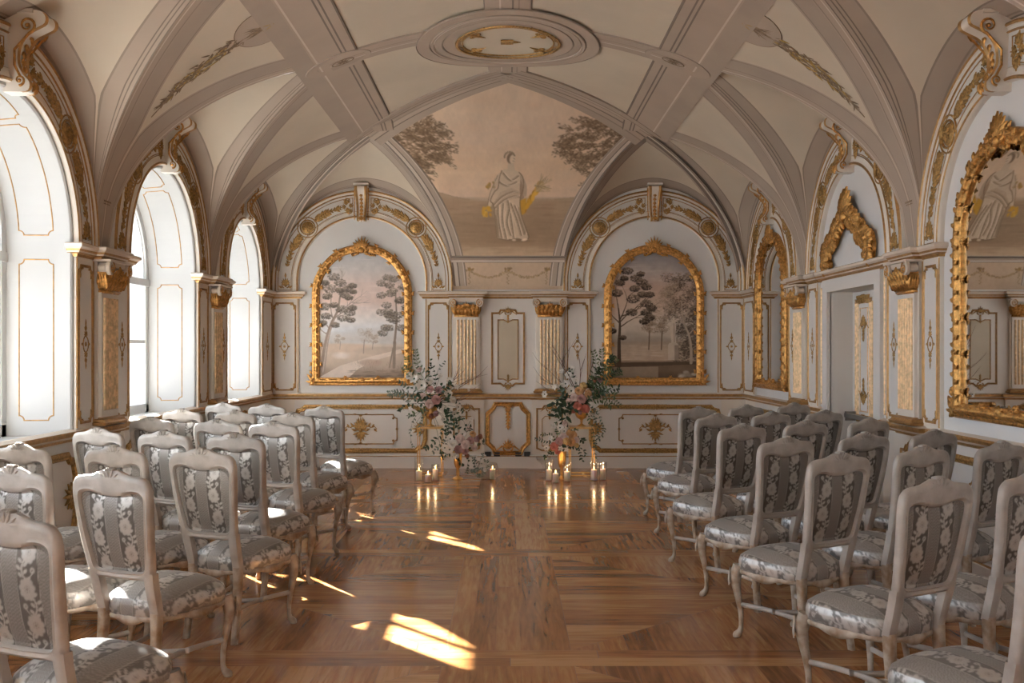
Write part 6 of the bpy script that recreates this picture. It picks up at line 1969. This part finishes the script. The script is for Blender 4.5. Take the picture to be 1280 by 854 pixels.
def holder(loc, h, r, label, name='glass_cylinder'):
    mb = MB(); mb.lathe([(0,.0),(r,.0),(r,h),(r-.003,h),(r-.003,.006),(0,.006)], seg=36)
    o = mb.build(name, M['glass'], None, smooth=True); smooth_by_angle(o, 40); o.location = loc
    tag(o, label, 'candle holder'); return o
for x, D, h, hh, r, lab in ((-1.087,12.14,.115,.30,.055,'leftmost candle of all, in the tallest glass by the left stand'),
                       (-.962,11.97,.09,.14,.055,'short candle before the two others at the left stand'),
                       (-.885,12.14,.135,.20,.050,'tall slim candle right of the short one, left cluster'),
                       (.502,12.16,.125,.26,.055,'tall candle left of the right trumpet vase'),
                       (.572,11.95,.105,.13,.055,'short candle standing in front of the right trumpet vase'),
                       (.716,12.05,.115,.24,.055,'candle just right of the right trumpet vase foot'),
                       (1.050,12.16,.125,.26,.052,'tall candle, left one of the pair under the right cascade'),
                       (1.165,12.20,.13,.22,.050,'rightmost candle of all, glowing warm in its glass')):
    g_ = 'candle cluster in glass cylinders'
    holder((x, D, .0), hh, r, 'glass cylinder around the '+lab)
    candle((x, D, .0065), h, .037 if r > .05 else .033, 'lit white '+lab)['group'] = 'lit pillar candles on the floor'
# round glass bowl with small flowers and a candle
mb = MB(); mb.lathe([(0,0),(.07,.0),(.11,.02),(.135,.07),(.135,.14),(.115,.20),(.112,.20),(.131,.14),(.131,.07),(.106,.024),(.07,.006),(0,.006)], seg=40)
bowl = mb.build('glass_bowl', M['glass'], None, smooth=True); bowl.location = (-.25, 12.26, 0); tag(bowl, 'wide round glass bowl holding a candle and a flower sprig, left of centre', 'bowl')
candle((-.19, 12.24, .0068), .12, .036, 'lit white candle inside the wide round glass bowl')['group'] = 'lit pillar candles on the floor'
t = thing('flower_sprig', 'trailing sprig of small white flowers lying in and over the round glass bowl', 'flowers', (-.30, 12.25, .03))
tl = Vector(t.location)
for k, pts in enumerate([[(606,592,12.25),(597,584,12.2),(592,572,12.15)],[(606,592,12.25),(600,578,12.2),(604,566,12.15)],[(605,592,12.25),(610,582,12.2),(606,574,12.2)],[(604,594,12.2),(596,594,12.1),(590,588,12.05)]]):
    sprig(t, [wpos(*p)-tl for p in pts], M['leafgrey'], L=.03, W=.013, n=10, seed=120+k)
for k, (px, py, col) in enumerate(((602,582,'white'),(597,578,'blush'),(606,588,'white'),(600,590,'peach'),(594,571,'white'),(609,579,'white'))):
    put_bloom(t, 'star' if k % 2 else 'rose', col, wpos(px, py, 12.2)-tl, (0,-1,.3), .024)
# small glass bowl at the foot of the right lower arrangement
mb = MB(); mb.lathe([(0,0),(.05,.0),(.052,.006),(.012,.015),(.010,.16),(.04,.19),(.085,.225),(.10,.27),(.097,.27),(.08,.23),(.0,.20)], seg=36)
o = mb.build('glass_compote', M['glass'], None, smooth=True); o.location = (.44, 12.38, 0); tag(o, 'footed amber-rimmed glass compote left of the right trumpet vase', 'bowl')

# ------------------------------------------------------------------ floor sockets on the skirting
for k, x in enumerate((-.27, -.15, .14, .26)):
    t = thing('wall_socket', ['leftmost of the four small dark wall sockets above the skirting','second small dark wall socket from the left, above the skirting','third small dark wall socket from the left, right of the gilt panel','rightmost of the four small dark wall sockets above the skirting'][k], 'socket', (x, YB-.005, .175), 0, 'dark sockets under the centre panel')
    m = MB(); m.box(-.042, -.030, -.03, .042, .0, .045); m.build('housing', M['dark'], t)
    m = MB(); m.box(-.036, -.033, -.022, .036, -.028, .036); m.build('cover_plate', M['dark'], t)
# ------------------------------------------------------------------ camera, light, view
cam = bpy.data.cameras.new('camera'); co = bpy.data.objects.new('camera', cam); COL.objects.link(co)
co.location = (0, 0, 1.6); co.rotation_euler = (pi/2, 0, 0)
cam.lens = 36*1244/1280; cam.sensor_width = 36; cam.sensor_fit = 'HORIZONTAL'
cam.shift_x = 5/1280; cam.shift_y = 10/1280; cam.clip_start = .05
scene.camera = co

W = bpy.data.worlds.new('daylight'); scene.world = W; W.use_nodes = True
N = W.node_tree.nodes; L = W.node_tree.links; bg = N['Background']
tc = N.new('ShaderNodeTexCoord'); sx = N.new('ShaderNodeSeparateXYZ'); L.new(tc.outputs['Generated'], sx.inputs[0])
cr = N.new('ShaderNodeValToRGB'); e = cr.color_ramp.elements
e[0].position = .36; e[0].color = (.50,.53,.54,1); e[1].position = .80; e[1].color = (.36,.49,.68,1)
q = e.new(.50); q.color = (1.06,1.16,1.30,1)
q = e.new(.60); q.color = (1.0,1.14,1.32,1)
mr = N.new('ShaderNodeMapRange'); mr.inputs[1].default_value = -1; mr.inputs[2].default_value = 1
L.new(sx.outputs['Z'], mr.inputs[0]); L.new(mr.outputs[0], cr.inputs[0]); L.new(cr.outputs[0], bg.inputs[0])
bg.inputs[1].default_value = 5.0

for yc, w in zip(BAYS, BHW):
    a = bpy.data.lights.new('window_portal', 'AREA'); a.shape = 'RECTANGLE'; a.size = 2.5; a.size_y = 2*w
    a.cycles.is_portal = True
    o = bpy.data.objects.new('window_portal', a); COL.objects.link(o); o.location = (-HW-DEP-.53, yc, 2.15); o.rotation_euler = (0, -pi/2, 0)
for c, w in FILL_WINDOWS:  # sky portals for the added rear windows
    a = bpy.data.lights.new('window_portal', 'AREA'); a.shape = 'RECTANGLE'; a.size = 2*w; a.size_y = 2.5
    a.cycles.is_portal = True
    o = bpy.data.objects.new('window_portal', a); COL.objects.link(o); o.location = (c, YR-.5, 2.15); o.rotation_euler = (-pi/2, 0, 0)
s = bpy.data.lights.new('sun', 'SUN'); s.energy = 125; s.angle = radians(.6); s.color = (1,.95,.90)
so = bpy.data.objects.new('sun', s); COL.objects.link(so)
el = radians(27); d = Vector((.66*cos(el), -.751*cos(el), -sin(el)))
so.rotation_euler = d.to_track_quat('-Z', 'Y').to_euler()

scene.view_settings.view_transform = 'Standard'; scene.view_settings.look = 'None'
scene.view_settings.gamma = 1; scene.view_settings.use_curve_mapping = False
scene.view_settings.exposure = 0.22
cy = scene.cycles
cy.max_bounces = 10; cy.diffuse_bounces = 6; cy.glossy_bounces = 4; cy.transmission_bounces = 8; cy.transparent_max_bounces = 16
cy.caustics_reflective = False; cy.caustics_refractive = False
cy.sample_clamp_indirect = 6; cy.use_denoising = True
try: cy.denoiser = 'OPENIMAGEDENOISE'
except Exception: pass
cy.use_adaptive_sampling = True; cy.adaptive_threshold = .01
